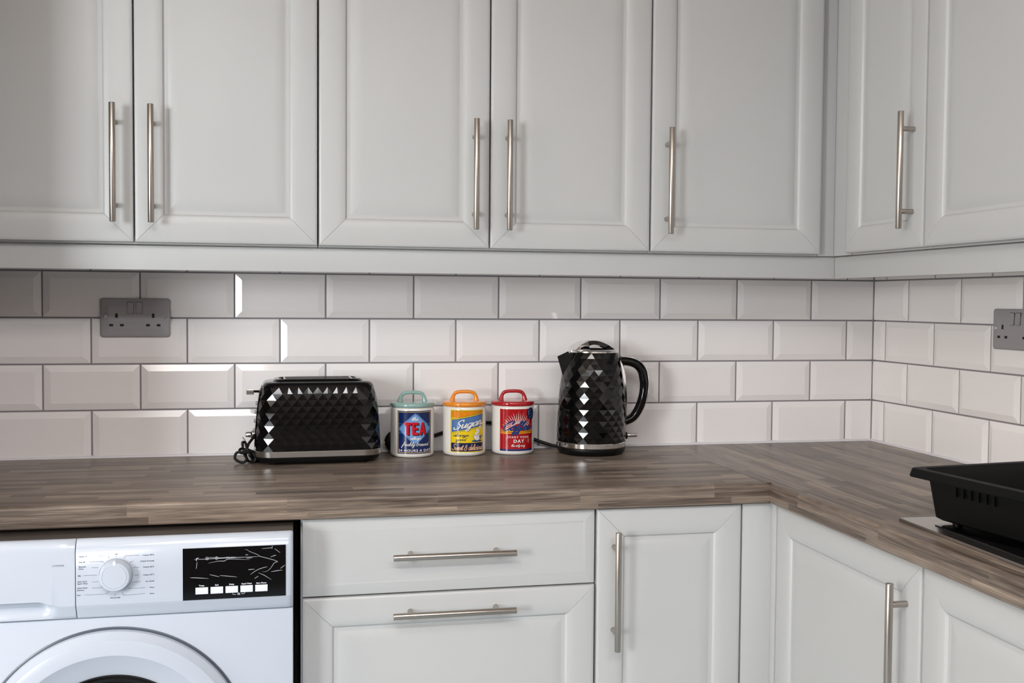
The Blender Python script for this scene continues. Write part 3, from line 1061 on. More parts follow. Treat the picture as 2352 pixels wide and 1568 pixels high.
for i in range(m-1):
    fs += [(i, i+1, m+i+1, m+i), (2*m+i, 2*m+i+1, i+1, i), (3*m+i, m+i, m+i+1, 3*m+i+1)]
fs += [(0, m, 3*m, 2*m), (m-1, 3*m-1, 4*m-1, 2*m-1)]
mb.add(vs, fs)
obj('lid_cap', mb, M_chrome, lid, 'chrome cap beside the grip', sharp=40)
# spout: V shaped lip to the left
mb = MB()
tipx = -0.0835
vs = [(tipx, 0, 0.2085), (-0.0500, -0.027, 0.2190), (-0.0500, 0.027, 0.2190), (-0.0690, 0, 0.1600), (-0.0600, -0.020, 0.1900), (-0.0600, 0.020, 0.1900),
      (tipx+0.004, 0, 0.2075), (-0.050, -0.022, 0.2150), (-0.050, 0.022, 0.2150)]
fs = [(0, 1, 4, 3), (0, 3, 5, 2), (0, 6, 7, 1), (0, 2, 8, 6), (6, 8, 7), (1, 7, 4), (2, 5, 8)]
mb.add(vs, fs)
obj('spout', mb, M_blackm, kt, recalc=False, sharp=20)
# handle: D-shaped grip with chrome outer strip
mid = catmull([(0.0700, 0, 0.1975), (0.0910, 0, 0.1958), (0.1100, 0, 0.1885), (0.1230, 0, 0.1740), (0.1275, 0, 0.1560), (0.1290, 0, 0.1400), (0.1265, 0, 0.1150), (0.1170, 0, 0.0870), (0.1010, 0, 0.0640), (0.0790, 0, 0.0540)], 6)
mb, mc = MB(), MB()
vs, vc = [], []
for i, p in enumerate(mid):
    t = (mid[min(i+1, len(mid)-1)]-mid[max(i-1, 0)]).normalized()
    nr = Vector((t.z, 0, -t.x))       # toward the inside
    if nr.dot(Vector((0.07, 0, 0.13))-p) < 0:
        nr = -nr
    q = i/(len(mid)-1)
    th = 0.0108-0.0020*q
    for a in range(16):
        ang = 2*PI*a/16
        vs.append(p+nr*th*math.cos(ang)+Vector((0, 1, 0))*0.0115*math.sin(ang))
    for yy, dd in ((-0.0085, 0.0080), (-0.0080, 0.0104), (0.0080, 0.0104), (0.0085, 0.0080), (0.0, 0.0060)):
        vc.append(p-nr*(dd*th/0.0100+0.0008)+Vector((0, yy, 0)))
for i in range(len(mid)-1):
    for a in range(16):
        b2 = (a+1) % 16
        mb.f.append((i*16+a, i*16+b2, (i+1)*16+b2, (i+1)*16+a))
    for a in range(5):
        b2 = (a+1) % 5
        mc.f.append((i*5+a, i*5+b2, (i+1)*5+b2, (i+1)*5+a))
L = len(mid)-1
mb.f += [tuple(range(16)), tuple(range(L*16, L*16+16))]
mc.f += [tuple(range(5)), tuple(range(L*5, L*5+5))]
mb.v, mb.m, mb.sm = [tuple(v) for v in vs], [0]*len(mb.f), [True]*len(mb.f)
mc.v, mc.m, mc.sm = [tuple(v) for v in vc], [0]*len(mc.f), [True]*len(mc.f)
hd = obj('handle', mb, M_black, kt, sharp=50)
obj('handle_strip', mc, M_chrome, hd, 'chrome strip along the outside', sharp=40)
mb = MB()
sp = catmull([(0.0690, 0, 0.1985), (0.0745, 0, 0.1850), (0.0800, 0, 0.1600), (0.0835, 0, 0.1250), (0.0845, 0, 0.0900), (0.0820, 0, 0.0560), (0.0800, 0, 0.0400)], 5)
vs = []
for i, p in enumerate(sp):
    q = i/(len(sp)-1)
    w = 0.0125*(0.75+0.25*math.sin(PI*q))
    vs += [(p.x-0.012, -w, p.z), (p.x-0.001, -w, p.z), (p.x+0.0022, -w*0.6, p.z), (p.x+0.0022, w*0.6, p.z), (p.x-0.001, w, p.z), (p.x-0.012, w, p.z)]
fs = []
for i in range(len(sp)-1):
    for a in range(5):
        fs.append((i*6+a, i*6+a+1, (i+1)*6+a+1, (i+1)*6+a))
L = (len(sp)-1)*6
fs += [tuple(range(6)), tuple(range(L, L+6))]
mb.add(vs, fs)
obj('water_gauge_frame', mb, M_chrome, kt, 'chrome strip where the handle joins the body', sharp=40)
mb = MB()
mb.bar((0.078, 0, 0.0205), (0.088, 0, 0.0205), 0.0085, 0.001)
sw = obj('switch_mount', mb, M_black, kt)
mb = MB()
mb.bar((0.086, 0, 0.0215), (0.1130, 0, 0.0215), 0.0052, 0.002, mi=0)
obj('switch_lever', mb, M_chrome, sw, 'chrome lever')

# ------------------------------------------------------------------ toaster
TX, TY = -1.4120, -0.0935
ts = thing('toaster', 'black faceted two-slot toaster with chrome band, left of the tea canister', 'toaster', (TX, TY, WT), math.radians(2.0))
# outline half sizes by height
TP = [(0.012, 0.1340, 0.0790), (0.026, 0.1360, 0.0810), (0.030, 0.1355, 0.0810), (0.080, 0.1325, 0.0795), (0.110, 0.1300, 0.0780), (0.135, 0.1270, 0.0760), (0.150, 0.1240, 0.0740), (0.160, 0.1215, 0.0715),
      (0.168, 0.1185, 0.0680), (0.173, 0.1150, 0.0640), (0.1755, 0.1100, 0.0590)]
CR = 0.042


def outline(hx, hy, r, s):
    """point and outward normal on a rounded rectangle by fraction s of its perimeter, starting front middle, running left"""
    a, b = hx-r, hy-r
    seg = [2*a/2, PI*r/2, 2*b, PI*r/2, 2*a, PI*r/2, 2*b, PI*r/2, 2*a/2]
    tot = sum(seg)
    d = (s % 1.0)*tot
    k = 0
    while d > seg[k] and k < 8:
        d -= seg[k]
        k += 1
    if k == 0: return (-d, -hy), (0, -1)
    if k == 1:
        q = d/r; return (-a-r*math.sin(q), -b-r*math.cos(q)), (-math.sin(q), -math.cos(q))
    if k == 2: return (-hx, -b+d), (-1, 0)
    if k == 3:
        q = d/r; return (-a-r*math.cos(q), b+r*math.sin(q)), (-math.cos(q), math.sin(q))
    if k == 4: return (-a+d, hy), (0, 1)
    if k == 5:
        q = d/r; return (a+r*math.sin(q), b+r*math.cos(q)), (math.sin(q), math.cos(q))
    if k == 6: return (hx, b-d), (1, 0)
    if k == 7:
        q = d/r; return (a+r*math.cos(q), -b-r*math.sin(q)), (math.cos(q), -math.sin(q))
    return (a-d, -hy), (0, -1)


def tring(z, nn, off=0.0, grow=0.0):
    hx, hy = interp(TP, z)
    out = []
    for k in range(nn):
        (x, y), nr = outline(hx, hy, CR*min(1, hy/0.079), (k+off)/nn)
        out.append((x+nr[0]*grow, y+nr[1]*grow, z))
    return out


mb = MB()
nn, rws = 34, 10
za, zb = 0.030, 0.1655
vs, fs = [], []
for r in range(rws+1):
    z = za+(zb-za)*r/rws
    ring = tring(z, nn*2, 0.36+(1.0 if r % 2 else 0.0))
    for k in range(nn):
        vs.append(ring[2*k])
        # middle of each horizontal edge pushed inwards so that the facets read on the flat front
        p, q = Vector(ring[2*k]), Vector(ring[(2*k+2) % (2*nn)])
        m_ = (p+q)/2
        c = Vector(ring[2*k+1])
        sag = (c-m_).length
        nrm = Vector((0, 0, 0))
        (_, n_) = outline(*interp(TP, z), CR*min(1, interp(TP, z)[1]/0.079), (2*k+1.36+(1.0 if r % 2 else 0))/(2*nn))
        push = max(0.0, 0.0010-sag)
        if r in (0, rws):
            push = 0
        vs.append((m_.x-n_[0]*push, m_.y-n_[1]*push, m_.z))
W2n = 2*nn
for r in range(rws):
    for k in range(nn):
        a, mid_, b = r*W2n+2*k, r*W2n+2*k+1, r*W2n+(2*k+2) % W2n
        # apex above: upper ring vertex between a and b
        if r % 2 == 0:
            ap = (r+1)*W2n+2*k
        else:
            ap = (r+1)*W2n+(2*k+2) % W2n
        fs += [(a, mid_, ap), (mid_, b, ap)]
        # inverted triangle: base on the upper ring
        A, MM, B = (r+1)*W2n+2*k, (r+1)*W2n+2*k+1, (r+1)*W2n+(2*k+2) % W2n
        if r % 2 == 0:
            ap = r*W2n+(2*k+2) % W2n
        else:
            ap = r*W2n+2*k
        fs += [(A, ap, MM), (MM, ap, B)]
mb.add(vs, fs, 0, False)
# smooth shoulder and top
sh = [0.1655, 0.1675, 0.1695, 0.171, 0.1725, 0.174, 0.1755]
N2 = 136
vs, fs = [], []
for z in sh:
    vs += tring(z, N2)
for i in range(len(sh)-1):
    for k in range(N2):
        k2 = (k+1) % N2
        fs.append((i*N2+k, i*N2+k2, (i+1)*N2+k2, (i+1)*N2+k))
base = (len(sh)-1)*N2
vs += [(x*0.80, y*0.68, 0.1762) for x, y, z in tring(0.1755, N2)]
for k in range(N2):
    k2 = (k+1) % N2
    fs.append((base+k, base+k2, base+N2+k2, base+N2+k))
fs.append(tuple(range(base+N2, base+2*N2)))
mb.add(vs, fs, 0, True)
shell = obj('shell', mb, M_black, ts, sharp=30)
mb = MB()
vs, fs = [], []
rr_ = [(0.0165, -0.006), (0.0165, 0.0008), (0.0175, 0.0014), (0.0285, 0.0014), (0.0295, 0.0008), (0.0300, -0.006)]
for z, g in rr_:
    vs += [(x, y, z) for x, y, _ in tring(z, N2, 0, g)]
for i in range(len(rr_)-1):
    for k in range(N2):
        k2 = (k+1) % N2
        fs.append((i*N2+k, i*N2+k2, (i+1)*N2+k2, (i+1)*N2+k))
fs += [tuple(range(N2)), tuple(range((len(rr_)-1)*N2, len(rr_)*N2))]
mb.add(vs, fs)
obj('chrome_band', mb, M_steel, ts, 'chrome band around the foot', sharp=30)
mb = MB()
vs, fs = [], []
bp_ = [(0.004, 0.88), (0.0045, 0.93), (0.008, 0.965), (0.0165, 0.992)]
for z, s_ in bp_:
    vs += [(x*s_, y*s_, z) for x, y, _ in tring(0.0165, N2)]
for i in range(len(bp_)-1):
    for k in range(N2):
        k2 = (k+1) % N2
        fs.append((i*N2+k, i*N2+k2, (i+1)*N2+k2, (i+1)*N2+k))
fs += [tuple(range(N2)), tuple(range((len(bp_)-1)*N2, len(bp_)*N2))]
mb.add(vs, fs)
obj('base', mb, M_blackm, ts, sharp=40)
for fx in (-0.095, 0.095):
    for fy in (-0.055, 0.055):
        mb = MB(); mb.lathe([(0.010, 0), (0.011, 0.0045)], (fx, fy, 0), seg=16, cap0=True, cap1=True)
        obj('foot', mb, M_blackm, ts)
# raised slot surround with two chrome slots
mb = MB()


def rrect(hx, hy, r, n=8):
    out = []
    for cx_, cy_, a0 in ((hx-r, hy-r, 0), (-hx+r, hy-r, PI/2), (-hx+r, -hy+r, PI), (hx-r, -hy+r, 1.5*PI)):
        out += [(cx_+r*math.cos(a0+i/(n-1)*PI/2), cy_+r*math.sin(a0+i/(n-1)*PI/2)) for i in range(n)]
    return out


lv = [(0.098, 0.046, 0.1755), (0.094, 0.044, 0.1795), (0.090, 0.042, 0.1812), (0.084, 0.037, 0.1812), (0.082, 0.035, 0.1772)]
vs, fs = [], []
for hx, hy, z in lv:
    vs += [(x, y, z) for x, y in rrect(hx, hy, 0.022)]
m = 32
for i in range(len(lv)-1):
    for k in range(m):
        fs.append((i*m+k, i*m+(k+1) % m, (i+1)*m+(k+1) % m, (i+1)*m+k))
fs.append(tuple(range((len(lv)-1)*m, len(lv)*m)))
mb.add(vs, fs)
obj('slot_surround', mb, M_black, ts, sharp=40)
for sy in (-0.017, 0.017):
    mb = MB()
    for a in ((-0.074, 0.074, sy-0.0135, sy-0.0115), (-0.074, 0.074, sy+0.0115, sy+0.0135), (-0.074, -0.070, sy-0.0115, sy+0.0115), (0.070, 0.074, sy-0.0115, sy+0.0115)):
        mb.box(a[0], a[1], a[2], a[3], 0.1774, 0.1812)
    mb.box(-0.070, 0.070, sy-0.0115, sy+0.0115, 0.1774, 0.1778, mi=1)
    obj('bread_slot', mb, [M_chrome, M_hole], ts, 'chrome-edged bread slot')
# end panel with lever, buttons, dial
mb = MB()
zz = [0.034, 0.040, 0.060, 0.080, 0.100, 0.120, 0.140, 0.155, 0.164]
vs, fs = [], []
for i, z in enumerate(zz):
    hx, hy = interp(TP, z)
    w = 0.040 if 0 < i < len(zz)-1 else 0.034
    g = 0.0016 if 0 < i < len(zz)-1 else 0.0
    vs += [(-hx+0.004, -w-0.004, z), (-hx-g, -w, z), (-hx-g-0.0012, 0, z), (-hx-g, w, z), (-hx+0.004, w+0.004, z)]
for i in range(len(zz)-1):
    for a in range(4):
        fs.append((i*5+a, i*5+a+1, (i+1)*5+a+1, (i+1)*5+a))
mb.add(vs, fs)
ep = obj('end_panel', mb, M_black, ts, sharp=50)
mb = MB(); mb.box(-0.1530, -0.1370, -0.014, 0.014, 0.1460, 0.1580, bev=0.002); mb.box(-0.1420, -0.1240, -0.004, 0.004, 0.1500, 0.1550, mi=1)
obj('lever', mb, [M_chrome, M_black], ts, 'chrome lever knob')
for z in (0.128, 0.1085, 0.089, 0.0695):
    hx, _ = interp(TP, z)
    mb = MB(); mb.bar((-hx+0.002, -0.012, z), (-hx-0.0058, -0.012, z), 0.0038, 0.0008)
    obj('button', mb, M_socket, ep, 'small grey button')
mb = MB()
mb.lathe([(0.0105, -0.137), (0.0105, -0.1405), (0.0080, -0.1425), (0.0065, -0.1455), (0.0060, -0.1530), (0.0050, -0.1545)], (0, 0, 0.0585), 'x', 24, cap0=True, cap1=True)
obj('browning_dial', mb, M_chrome, ts, 'chrome dial')
# cord bundled up at the left end
mb = MB()
r_ = 0.0030
def loc_(x, z, y): return (x-TX, y-TY, z-WT)
mb.tube(catmull([loc_(-1.545, 0.052, -0.100), loc_(-1.552, 0.041, -0.108), loc_(-1.560, 0.031, -0.115), loc_(-1.565, 0.020, -0.120), loc_(-1.574, 0.0145, -0.122), loc_(-1.585, 0.013, -0.122), loc_(-1.589, 0.003, -0.124),
                 loc_(-1.583, -0.004, -0.128), loc_(-1.571, -0.0066, -0.132), loc_(-1.564, 0.000, -0.128), loc_(-1.569, 0.010, -0.120), loc_(-1.562, 0.018, -0.116), loc_(-1.552, 0.012, -0.122), loc_(-1.545, 0.000, -0.130),
                 loc_(-1.550, -0.0066, -0.128), loc_(-1.562, -0.0050, -0.118), loc_(-1.566, 0.008, -0.108), loc_(-1.556, 0.014, -0.104), loc_(-1.548, 0.006, -0.112), loc_(-1.552, -0.0066, -0.116), loc_(-1.530, -0.0066, -0.10)], 7), r_, 10)
mb.tube(catmull([loc_(-1.572, 0.0240, -0.118), loc_(-1.573, 0.034, -0.118), loc_(-1.567, 0.033, -0.116), loc_(-1.563, 0.020, -0.122), loc_(-1.557, 0.006, -0.126), loc_(-1.553, 0.002, -0.120), loc_(-1.560, 0.012, -0.112), loc_(-1.572, 0.020, -0.112), loc_(-1.579, 0.018, -0.116), loc_(-1.575, 0.012, -0.122), loc_(-1.560, 0.016, -0.128), loc_(-1.546, 0.014, -0.122), loc_(-1.540, 0.006, -0.118)], 6), r_, 10)
cord = obj('cord', mb, M_blackm, ts, 'black cord bundled in loops')
mb = MB()
mb.tube(catmull([loc_(-1.563, 0.027, -0.121), loc_(-1.565, 0.034, -0.122), loc_(-1.568, 0.040, -0.122), loc_(-1.573, 0.046, -0.121)], 5), 0.0008, 6)
obj('twist_tie', mb, M_blackm, cord)

# ------------------------------------------------------------------ washing machine
wm = thing('washing_machine', 'white front-loading washing machine under the worktop at the left', 'washing machine', (-1.765, -0.60, ZF))
HX = 0.2985


def wz(z): return z-ZF


mb = MB()
mb.box(-HX, HX, 0.0, 0.56, 0.012, wz(-0.1915), bev=0.004)
obj('body', mb, M_wm, wm)
mb = MB(); mb.box(-HX, HX, 0.012, 0.56, wz(-0.1912), wz(-0.0700), bev=0.002)
obj('top_housing', mb, M_wm, wm)
mb = MB(); mb.box(-HX, HX, 0.0015, 0.56, wz(-0.0698), wz(-0.0556), bev=0.002)
obj('lid', mb, M_wmlid, wm, 'dark grey-brown top cover')
for fx in (-0.25, 0.25):
    for fy in (0.05, 0.50):
        mb = MB(); mb.lathe([(0.018, 0), (0.018, 0.013)], (fx, fy, 0), seg=16, cap0=True, cap1=True)
        obj('foot', mb, M_blackm, wm)
# fascia profile (y relative to the front plane, z)
FP = [(0.012, -0.1905), (-0.0010, -0.1905), (-0.0050, -0.1880), (-0.0080, -0.1800), (-0.0120, -0.1720), (-0.0150, -0.1660), (-0.0152, -0.1650), (-0.0150, -0.1200), (-0.0148, -0.0770), (-0.0140, -0.0758),
      (-0.0125, -0.0700), (-0.0100, -0.0640), (-0.0060, -0.0590), (0.0, -0.0568), (0.0060, -0.0575), (0.011, -0.0600)]


def extr(sections, mi=0):
    """sections: list of (x, profile) -> skin"""
    vs, fs = [], []
    m = len(sections[0][1])
    for x, pr_ in sections:
        vs += [(x, y, wz(z)) for y, z in pr_]
    for i in range(len(sections)-1):
        for k in range(m-1):
            fs.append((i*m+k, i*m+k+1, (i+1)*m+k+1, (i+1)*m+k))
    L_ = (len(sections)-1)*m
    fs += [tuple(range(m)), tuple(range(L_, L_+m))]
    return vs, fs


def shrink(pr_, d):
    return [(y+d, z) for y, z in pr_]


XS = -1.8185+1.765      # seam between drawer and panel
mb = MB()
mb.add(*extr([(XS+0.0006, shrink(FP, 0.0006)), (XS+0.0012, FP), (HX-0.010, FP), (HX-0.005, shrink(FP, 0.0010)), (HX-0.0020, shrink(FP, 0.0030)), (HX, shrink(FP, 0.0080))]))
fas = obj('control_panel', mb, M_wmp, wm, sharp=40)
# drawer front with scooped pull
SP = [(0.012, -0.1905), (-0.0010, -0.1905), (-0.0060, -0.1880), (-0.0060, -0.1840), (0.0000, -0.1760), (0.0060, -0.1680), (0.0100, -0.1600), (-0.0100, -0.1575), (-0.0152, -0.1565), (-0.0140, -0.0758),
      (-0.0125, -0.0700), (-0.0100, -0.0640), (-0.0060, -0.0590), (0.0, -0.0568), (0.0060, -0.0575), (0.011, -0.0600)]
FQ = [(0.012, -0.1905), (-0.0010, -0.1905), (-0.0050, -0.1880), (-0.0070, -0.1830), (-0.0095, -0.1770), (-0.0120, -0.1720), (-0.0148, -0.1665), (-0.0151, -0.1655), (-0.0152, -0.1645), (-0.0140, -0.0758),
      (-0.0125, -0.0700), (-0.0100, -0.0640), (-0.0060, -0.0590), (0.0, -0.0568), (0.0060, -0.0575), (0.011, -0.0600)]


def mixp(a, b, t):
    return [(p[0]*(1-t)+q[0]*t, p[1]*(1-t)+q[1]*t) for p, q in zip(a, b)]


secs = [(-HX, shrink(SP, 0.006)), (-HX+0.006, SP), (-0.114, SP)]
for i in range(1, 9):
    t_ = i/8
    secs.append((-0.114+0.034*t_, mixp(SP, FQ, t_*t_*(3-2*t_))))
secs += [(XS-0.0012, FQ), (XS-0.0006, shrink(FQ, 0.0006))]
mb = MB(); mb.add(*extr(secs))
drw = obj('detergent_drawer', mb, M_wmp, wm, sharp=40)
# knob
KC = (-1.7548+1.765, wz(-0.1165))
mb = MB()
mb.lathe([(0.0285, -0.0150), (0.0285, -0.0156), (0.0270, -0.0160)], (KC[0], 0, KC[1]), 'y', 64)
mb.lathe([(0.0268, -0.0150), (0.0262, -0.0170), (0.0245, -0.0300), (0.0228, -0.0325), (0.0200, -0.0330), (0.0195, -0.0322), (0.0185, -0.0330), (0.0, -0.0334)], (KC[0], 0, KC[1]), 'y', 64)
knob = obj('program_knob', mb, M_wmp, wm, sharp=25)
mb = MB(); mb.box(KC[0]-0.0022, KC[0]+0.0022, -0.0332, -0.0240, KC[1]+0.0195, KC[1]+0.0262, bev=0.0004)
obj('pointer', mb, M_wht, knob)
# black display
DX0, DX1, DZ0_, DZ1_ = -1.6485+1.765, -1.4790+1.765, wz(-0.1655), wz(-0.0775)
mb = MB(); mb.box(DX0, DX1, -0.0163, -0.0140, DZ0_, DZ1_)
disp = obj('display', mb, M_black, wm, 'black glossy display strip')
for k in range(5):
    bx = -1.6280+1.765+k*0.0245
    mb = MB(); mb.box(bx, bx+0.0205, -0.0168, -0.0160, wz(-0.1560), wz(-0.1445), bev=0.0002)
    obj('button', mb, M_wht, disp, 'white rectangular button')


def put_text(mb, s, x, z, h, y, align='l', bold=0.0, mi=0):
    ref = text2d('H', 1.0, 0)
    hh = max(v[1] for v in ref[0])
    vs, fs = text2d(s, 1.0, bold, 1.08)
    k = h/hh
    w = max(v[0] for v in vs)*k
    ox = {'l': 0, 'c': -w/2, 'r': -w}[align]
    mb.add([(x+ox+a*k, y, z+b*k) for a, b in vs], fs, mi, False)


def wx(x): return x+1.765


mb = MB()
yt = -0.0154
H = 0.0021
for s, x, z in (('Rapid 15\'', -1.8125, -0.0848), ('Fast 60\'', -1.8130, -0.0942), ('Blouses/', -1.8133, -0.1018), ('Shirts', -1.8135, -0.1055), ('Mix', -1.8145, -0.1168), ('Easy Care/', -1.8150, -0.1265), ('Sport Wear', -1.8153, -0.1300),
                ('Hand Wash', -1.8158, -0.1372), ('Delicate', -1.8160, -0.1408), ('Spin', -1.8160, -0.1490)):
    put_text(mb, s, wx(x), wz(z), H, yt, 'l', 0.02)
for s, z in (('Cotton 90°C', -0.0865), ('Cotton Prewash', -0.0965), ('Cotton 60°C', -0.1065), ('Cotton 20°C', -0.1198), ('Eco 40-60', -0.1308), ('Wool', -0.1415), ('Rinse', -0.1518)):
    put_text(mb, s, wx(-1.6945), wz(z), H, yt, 'r', 0.02)
put_text(mb, 'OFF', wx(-1.7545), wz(-0.0832), H, yt, 'c', 0.02)
put_text(mb, 'Allergy Safe', wx(-1.7565), wz(-0.1560), H, yt, 'c', 0.02)


def lines(mb, pts, w=0.0004, y=-0.0154):
    vs, fs = stroke2d([[(wx(a), wz(b)) for a, b in pts]], w)
    mb.add([(a, y, b) for a, b in vs], fs, 0, False)


for l in ([(-1.794, -.084), (-1.767, -.084), (-1.7655, -.0885)], [(-1.797, -.093), (-1.777, -.093), (-1.7745, -.095)], [(-1.793, -.103), (-1.7825, -.1035)], [(-1.806, -.1158), (-1.785, -.1155)],
          [(-1.7925, -.127), (-1.7865, -.127), (-1.783, -.1263)], [(-1.793, -.1370), (-1.779, -.1370), (-1.777, -.1352)], [(-1.805, -.148), (-1.7695, -.148), (-1.7668, -.1430)],
          [(-1.718, -.0852), (-1.7400, -.0852), (-1.7425, -.0898)], [(-1.7265, -.0953), (-1.7310, -.0953), (-1.7335, -.0970)], [(-1.7185, -.1055), (-1.7245, -.1055), (-1.7275, -.1062)], [(-1.719, -.1185), (-1.7255, -.1185)],
          [(-1.716, -.1300), (-1.7285, -.1300)], [(-1.709, -.1405), (-1.733, -.1410), (-1.736, -.1390)], [(-1.709, -.1505), (-1.7435, -.1515), (-1.7455, -.1465)],
          [(-1.7545, -.0845), (-1.7545, -.0868)], [(-1.7568, -.1490), (-1.7568, -.1520)]):
    lines(mb, l)
obj('program_markings', mb, M_ink, fas, 'small dark programme names and lines', recalc=False)
mb = MB(); put_text(mb, 'L712WM20', wx(-1.8545), wz(-0.0985), 0.0025, -0.0154, 'l', 0.0)
obj('model_marking', mb, M_ink, drw, recalc=False)
mb = MB()
yd = -0.0165
for k, s in enumerate(('Temp.', 'Spin', 'Delay', 'Rapid Wash', 'Start /Pause')):
    put_text(mb, s, -1.6178+1.765+k*0.0245, wz(-0.1425), 0.0023 if k < 3 else 0.0022, yd, 'c', 0.03)
obj('button_words', mb, M_wht, disp, 'white words', recalc=False)
mb = MB()
put_text(mb, 'Selections', wx(-1.5770), wz(-0.0965), 0.0023, yd, 'l', 0.03)


def dl(pts, w):
    vs, fs = stroke2d([[(wx(a), wz(b)) for a, b in pts]], w)
    mb.add([(a, yd, b) for a, b in vs], fs, 0, False)


obj('display_heading', mb, M_wht, disp, 'white heading', recalc=False)
mb = MB()
dl([(-1.6265, -.0985), (-1.6265, -.0950), (-1.6230, -.0940)], .0010)
for cx_ in (-1.6090, -1.5935):
    dl([(cx_+.0024*math.cos(a*PI/8), -.0955+.0024*math.sin(a*PI/8)) for a in range(17)], .0007)
dl([(-1.5935, -.0940), (-1.5935, -.0957), (-1.5920, -.0957)], .0005)
dl([(-1.6097, -.0955), (-1.6083, -.0955)], .0014)
dl([(-1.5675, -.1570), (-1.5665, -.1590), (-1.5620, -.1590)], .0006)
dl([(-1.5530, -.1588), (-1.5485, -.1585), (-1.5472, -.1568)], .0006)
dl([(-1.5585, -.1590), (-1.5560, -.1590)], .0022)
dl([(-1.5584, -.1580), (-1.5582, -.1567), (-1.5563, -.1567), (-1.5561, -.1580)], .0005)
obj('display_symbols', mb, M_wht, disp, 'white symbols', recalc=False)
mb = MB()


def c2(a, b):
    """display picture grid to metres"""
    u_ = (a-190)/(2065-190)
    v_ = (b-(250-0.045*(a-190)))/930
    return (DX0+u_*(DX1-DX0), -0.0166, DZ1_-v_*(DZ1_-DZ0_))


for pts in ([(395, 440), (900, 415), (1590, 380)], [(640, 400), (900, 408), (980, 395)], [(650, 505), (830, 468), (940, 465), (1010, 430), (1230, 432), (1400, 440)], [(430, 610), (450, 480)], [(320, 765), (480, 772), (655, 782)],
            [(670, 710), (850, 750)], [(855, 728), (1000, 738), (1170, 755)], [(1310, 262), (1345, 255), (1400, 290), (1540, 345), (1590, 378), (1700, 405), (1910, 468), (1850, 500), (1780, 600), (1700, 655), (1630, 658)],
            [(1620, 238), (1800, 222), (1815, 190), (1810, 250)], [(1780, 390), (1890, 352)], [(1410, 712), (1550, 620), (1725, 565)], [(1790, 662), (1900, 640), (2010, 628)], [(1370, 622), (1490, 612)],
            [(1560, 675), (1680, 730), (1800, 805)], [(1490, 782), (1560, 738)], [(1965, 600), (2050, 535)], [(1320, 355), (1375, 348)], [(1860, 235), (1960, 310)], [(1340, 412), (1450, 405)]):
    q = catmull([c2(*p) for p in pts], 4)
    k = len(q)
    mb.tube(q, [0.00012+0.00055*math.sin(PI*(i+0.5)/k) for i in range(k)], 6)
obj('film_crease_reflections', mb, M_film, disp, 'pale reflection streaks along creases in the protective film')  # reflections on the film creases, drawn as pale tubes
# porthole door
DC = (-1.7626+1.765, wz(-0.4312))
mb = MB()
mb.lathe([(0.2232, 0.0008), (0.2230, -0.0020), (0.2210, -0.0030), (0.2150, -0.0030)], (DC[0], 0, DC[1]), 'y', 128)
door = obj('door', mb, M_wmg, wm, 'dark grey gap ring of the door')
mb = MB()
mb.lathe([(0.2190, -0.0020), (0.2180, -0.0110), (0.2130, -0.0170), (0.2080, -0.0210), (0.2070, -0.0225), (0.1860, -0.0290), (0.1830, -0.0288), (0.1800, -0.0270), (0.1620, -0.0180), (0.1450, -0.0110), (0.1425, -0.0060)], (DC[0], 0, DC[1]), 'y', 128)
obj('door_ring', mb, M_wmp, door, 'white rounded door ring', sharp=25)
mb = MB()
mb.lathe([(0.1450, -0.0120), (0.1440, -0.0150), (0.1400, -0.0165), (0.1350, -0.0150), (0.10, -0.028), (0.05, -0.036), (0.0, -0.038)], (DC[0], 0, DC[1]), 'y', 96)
obj('door_glass', mb, M_black, door, 'black glossy round glass', sharp=30)

# ------------------------------------------------------------------ hob and tray
hob = thing('hob', 'steel-edged black glass hob set in the right worktop under the tray', 'hob', (-0.489, -1.18, WT), 0)
HR = math.radians(3.2)
mb = MB()
# plate: corner near (-.505,-.914)
px0, px1, py0, py1 = -0.022, 0.43, -0.30, 0.2655
mb.box(px0, px1, py0, py1, 0.0002, 0.0052, bev=0.0012)
obj('steel_plate', mb, M_steel, hob)
mb = MB(); mb.box(px0+0.024, px1-0.02, py0+0.02, 0.2010, 0.0050, 0.0066, bev=0.0004)
obj('black_glass', mb, M_black, hob, 'black glass surface')
hob.rotation_euler = (0, 0, math.radians(-2.2))
tr = thing('dish_tray', 'black plastic washing-up tray with wide rim standing on the hob', 'tray', (-0.4650, -0.9520, WT+0.0100), math.radians(7.0))
mb = MB()
# local: x to the right, y away; body corner at origin, extends +x and -y
WXT, WYT, HT = 0.300, 0.400, 0.080


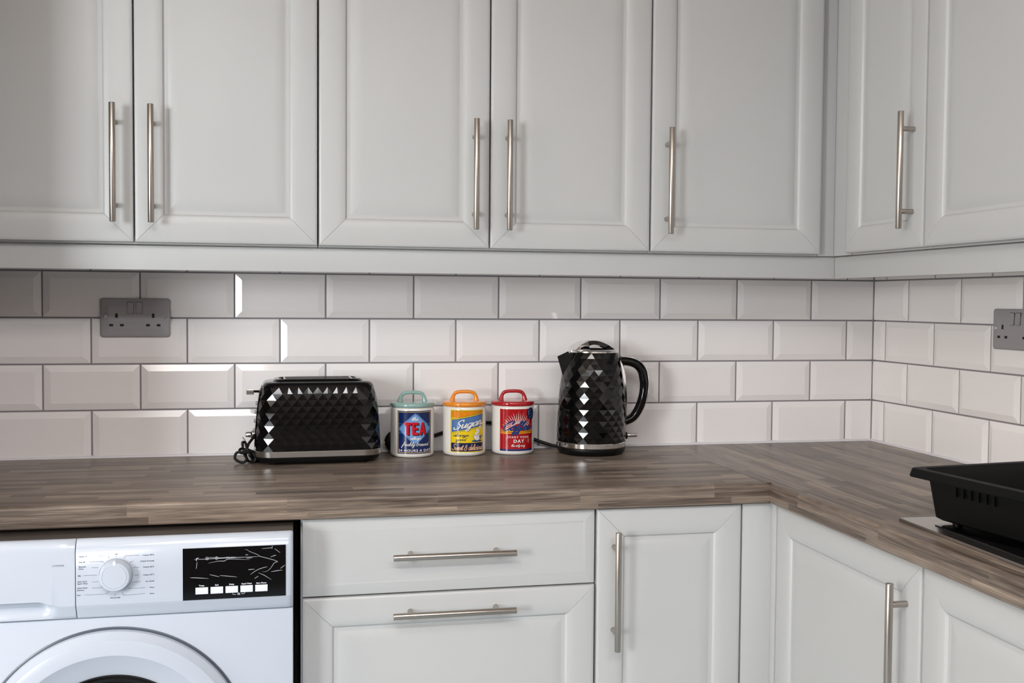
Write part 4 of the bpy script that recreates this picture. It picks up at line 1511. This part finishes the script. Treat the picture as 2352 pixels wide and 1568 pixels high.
def tray_ring(ins, z, r=0.02, n=6):
    x0, x1, y0, y1 = ins, WXT-ins, -WYT+ins, -ins
    out = []
    for cx_, cy_, a0 in ((x1-r, y1-r, 0), (x0+r, y1-r, PI/2), (x0+r, y0+r, PI), (x1-r, y0+r, 1.5*PI)):
        out += [(cx_+r*math.cos(a0+i/(n-1)*PI/2), cy_+r*math.sin(a0+i/(n-1)*PI/2), z) for i in range(n)]
    return out


prof = [(0.006, 0.0), (0.0, 0.004), (-0.008, HT-0.015), (-0.028, HT-0.014), (-0.029, HT-0.012), (-0.0265, HT-0.001), (-0.025, HT), (-0.012, HT), (-0.010, HT-0.002), (-0.0055, HT-0.014), (0.0035, 0.006), (0.012, 0.004)]
rings = [tray_ring(i_, z_, 0.012 if i_ > -0.03 else 0.014) for i_, z_ in prof]
vs = [p for r in rings for p in r]
m = 24
fs = [(i*m+k, i*m+(k+1) % m, (i+1)*m+(k+1) % m, (i+1)*m+k) for i in range(len(rings)-1) for k in range(m)]
fs += [tuple(range(m)), tuple(range((len(rings)-1)*m, len(rings)*m))]
mb.add(vs, fs)
obj('basin', mb, M_tray, tr, sharp=30)
mb = MB()
for k in range(6):
    y = -0.060-k*0.0155
    mb.box(-0.0100, -0.0060, y-0.0010, y+0.0010, HT-0.034, HT-0.0145)
obj('ribs', mb, M_tray, tr)
for fx, fy in ((0.022, -0.030), (0.27, -0.030), (0.022, -0.36), (0.27, -0.36)):
    mb = MB(); mb.lathe([(0.0075, -0.0034), (0.0075, 0.001)], (fx, fy, 0), seg=16, cap0=True, cap1=True)
    obj('foot', mb, M_blackm, tr)


# ------------------------------------------------------------------ ceiling lamp, out of the picture, lights the room
cl = thing('ceiling_light', 'square flat white lamp fixed to the ceiling', 'ceiling light', (-1.85, -2.22, ZC))
mb = MB(); mb.box(-0.27, 0.27, -0.27, 0.27, -0.066, -0.0005, bev=0.004)
obj('housing', mb, M_frame, cl)
mb = MB(); mb.box(-0.25, 0.25, -0.25, 0.25, -0.070, -0.0662, bev=0.001)
obj('diffuser', mb, M_wht, cl)
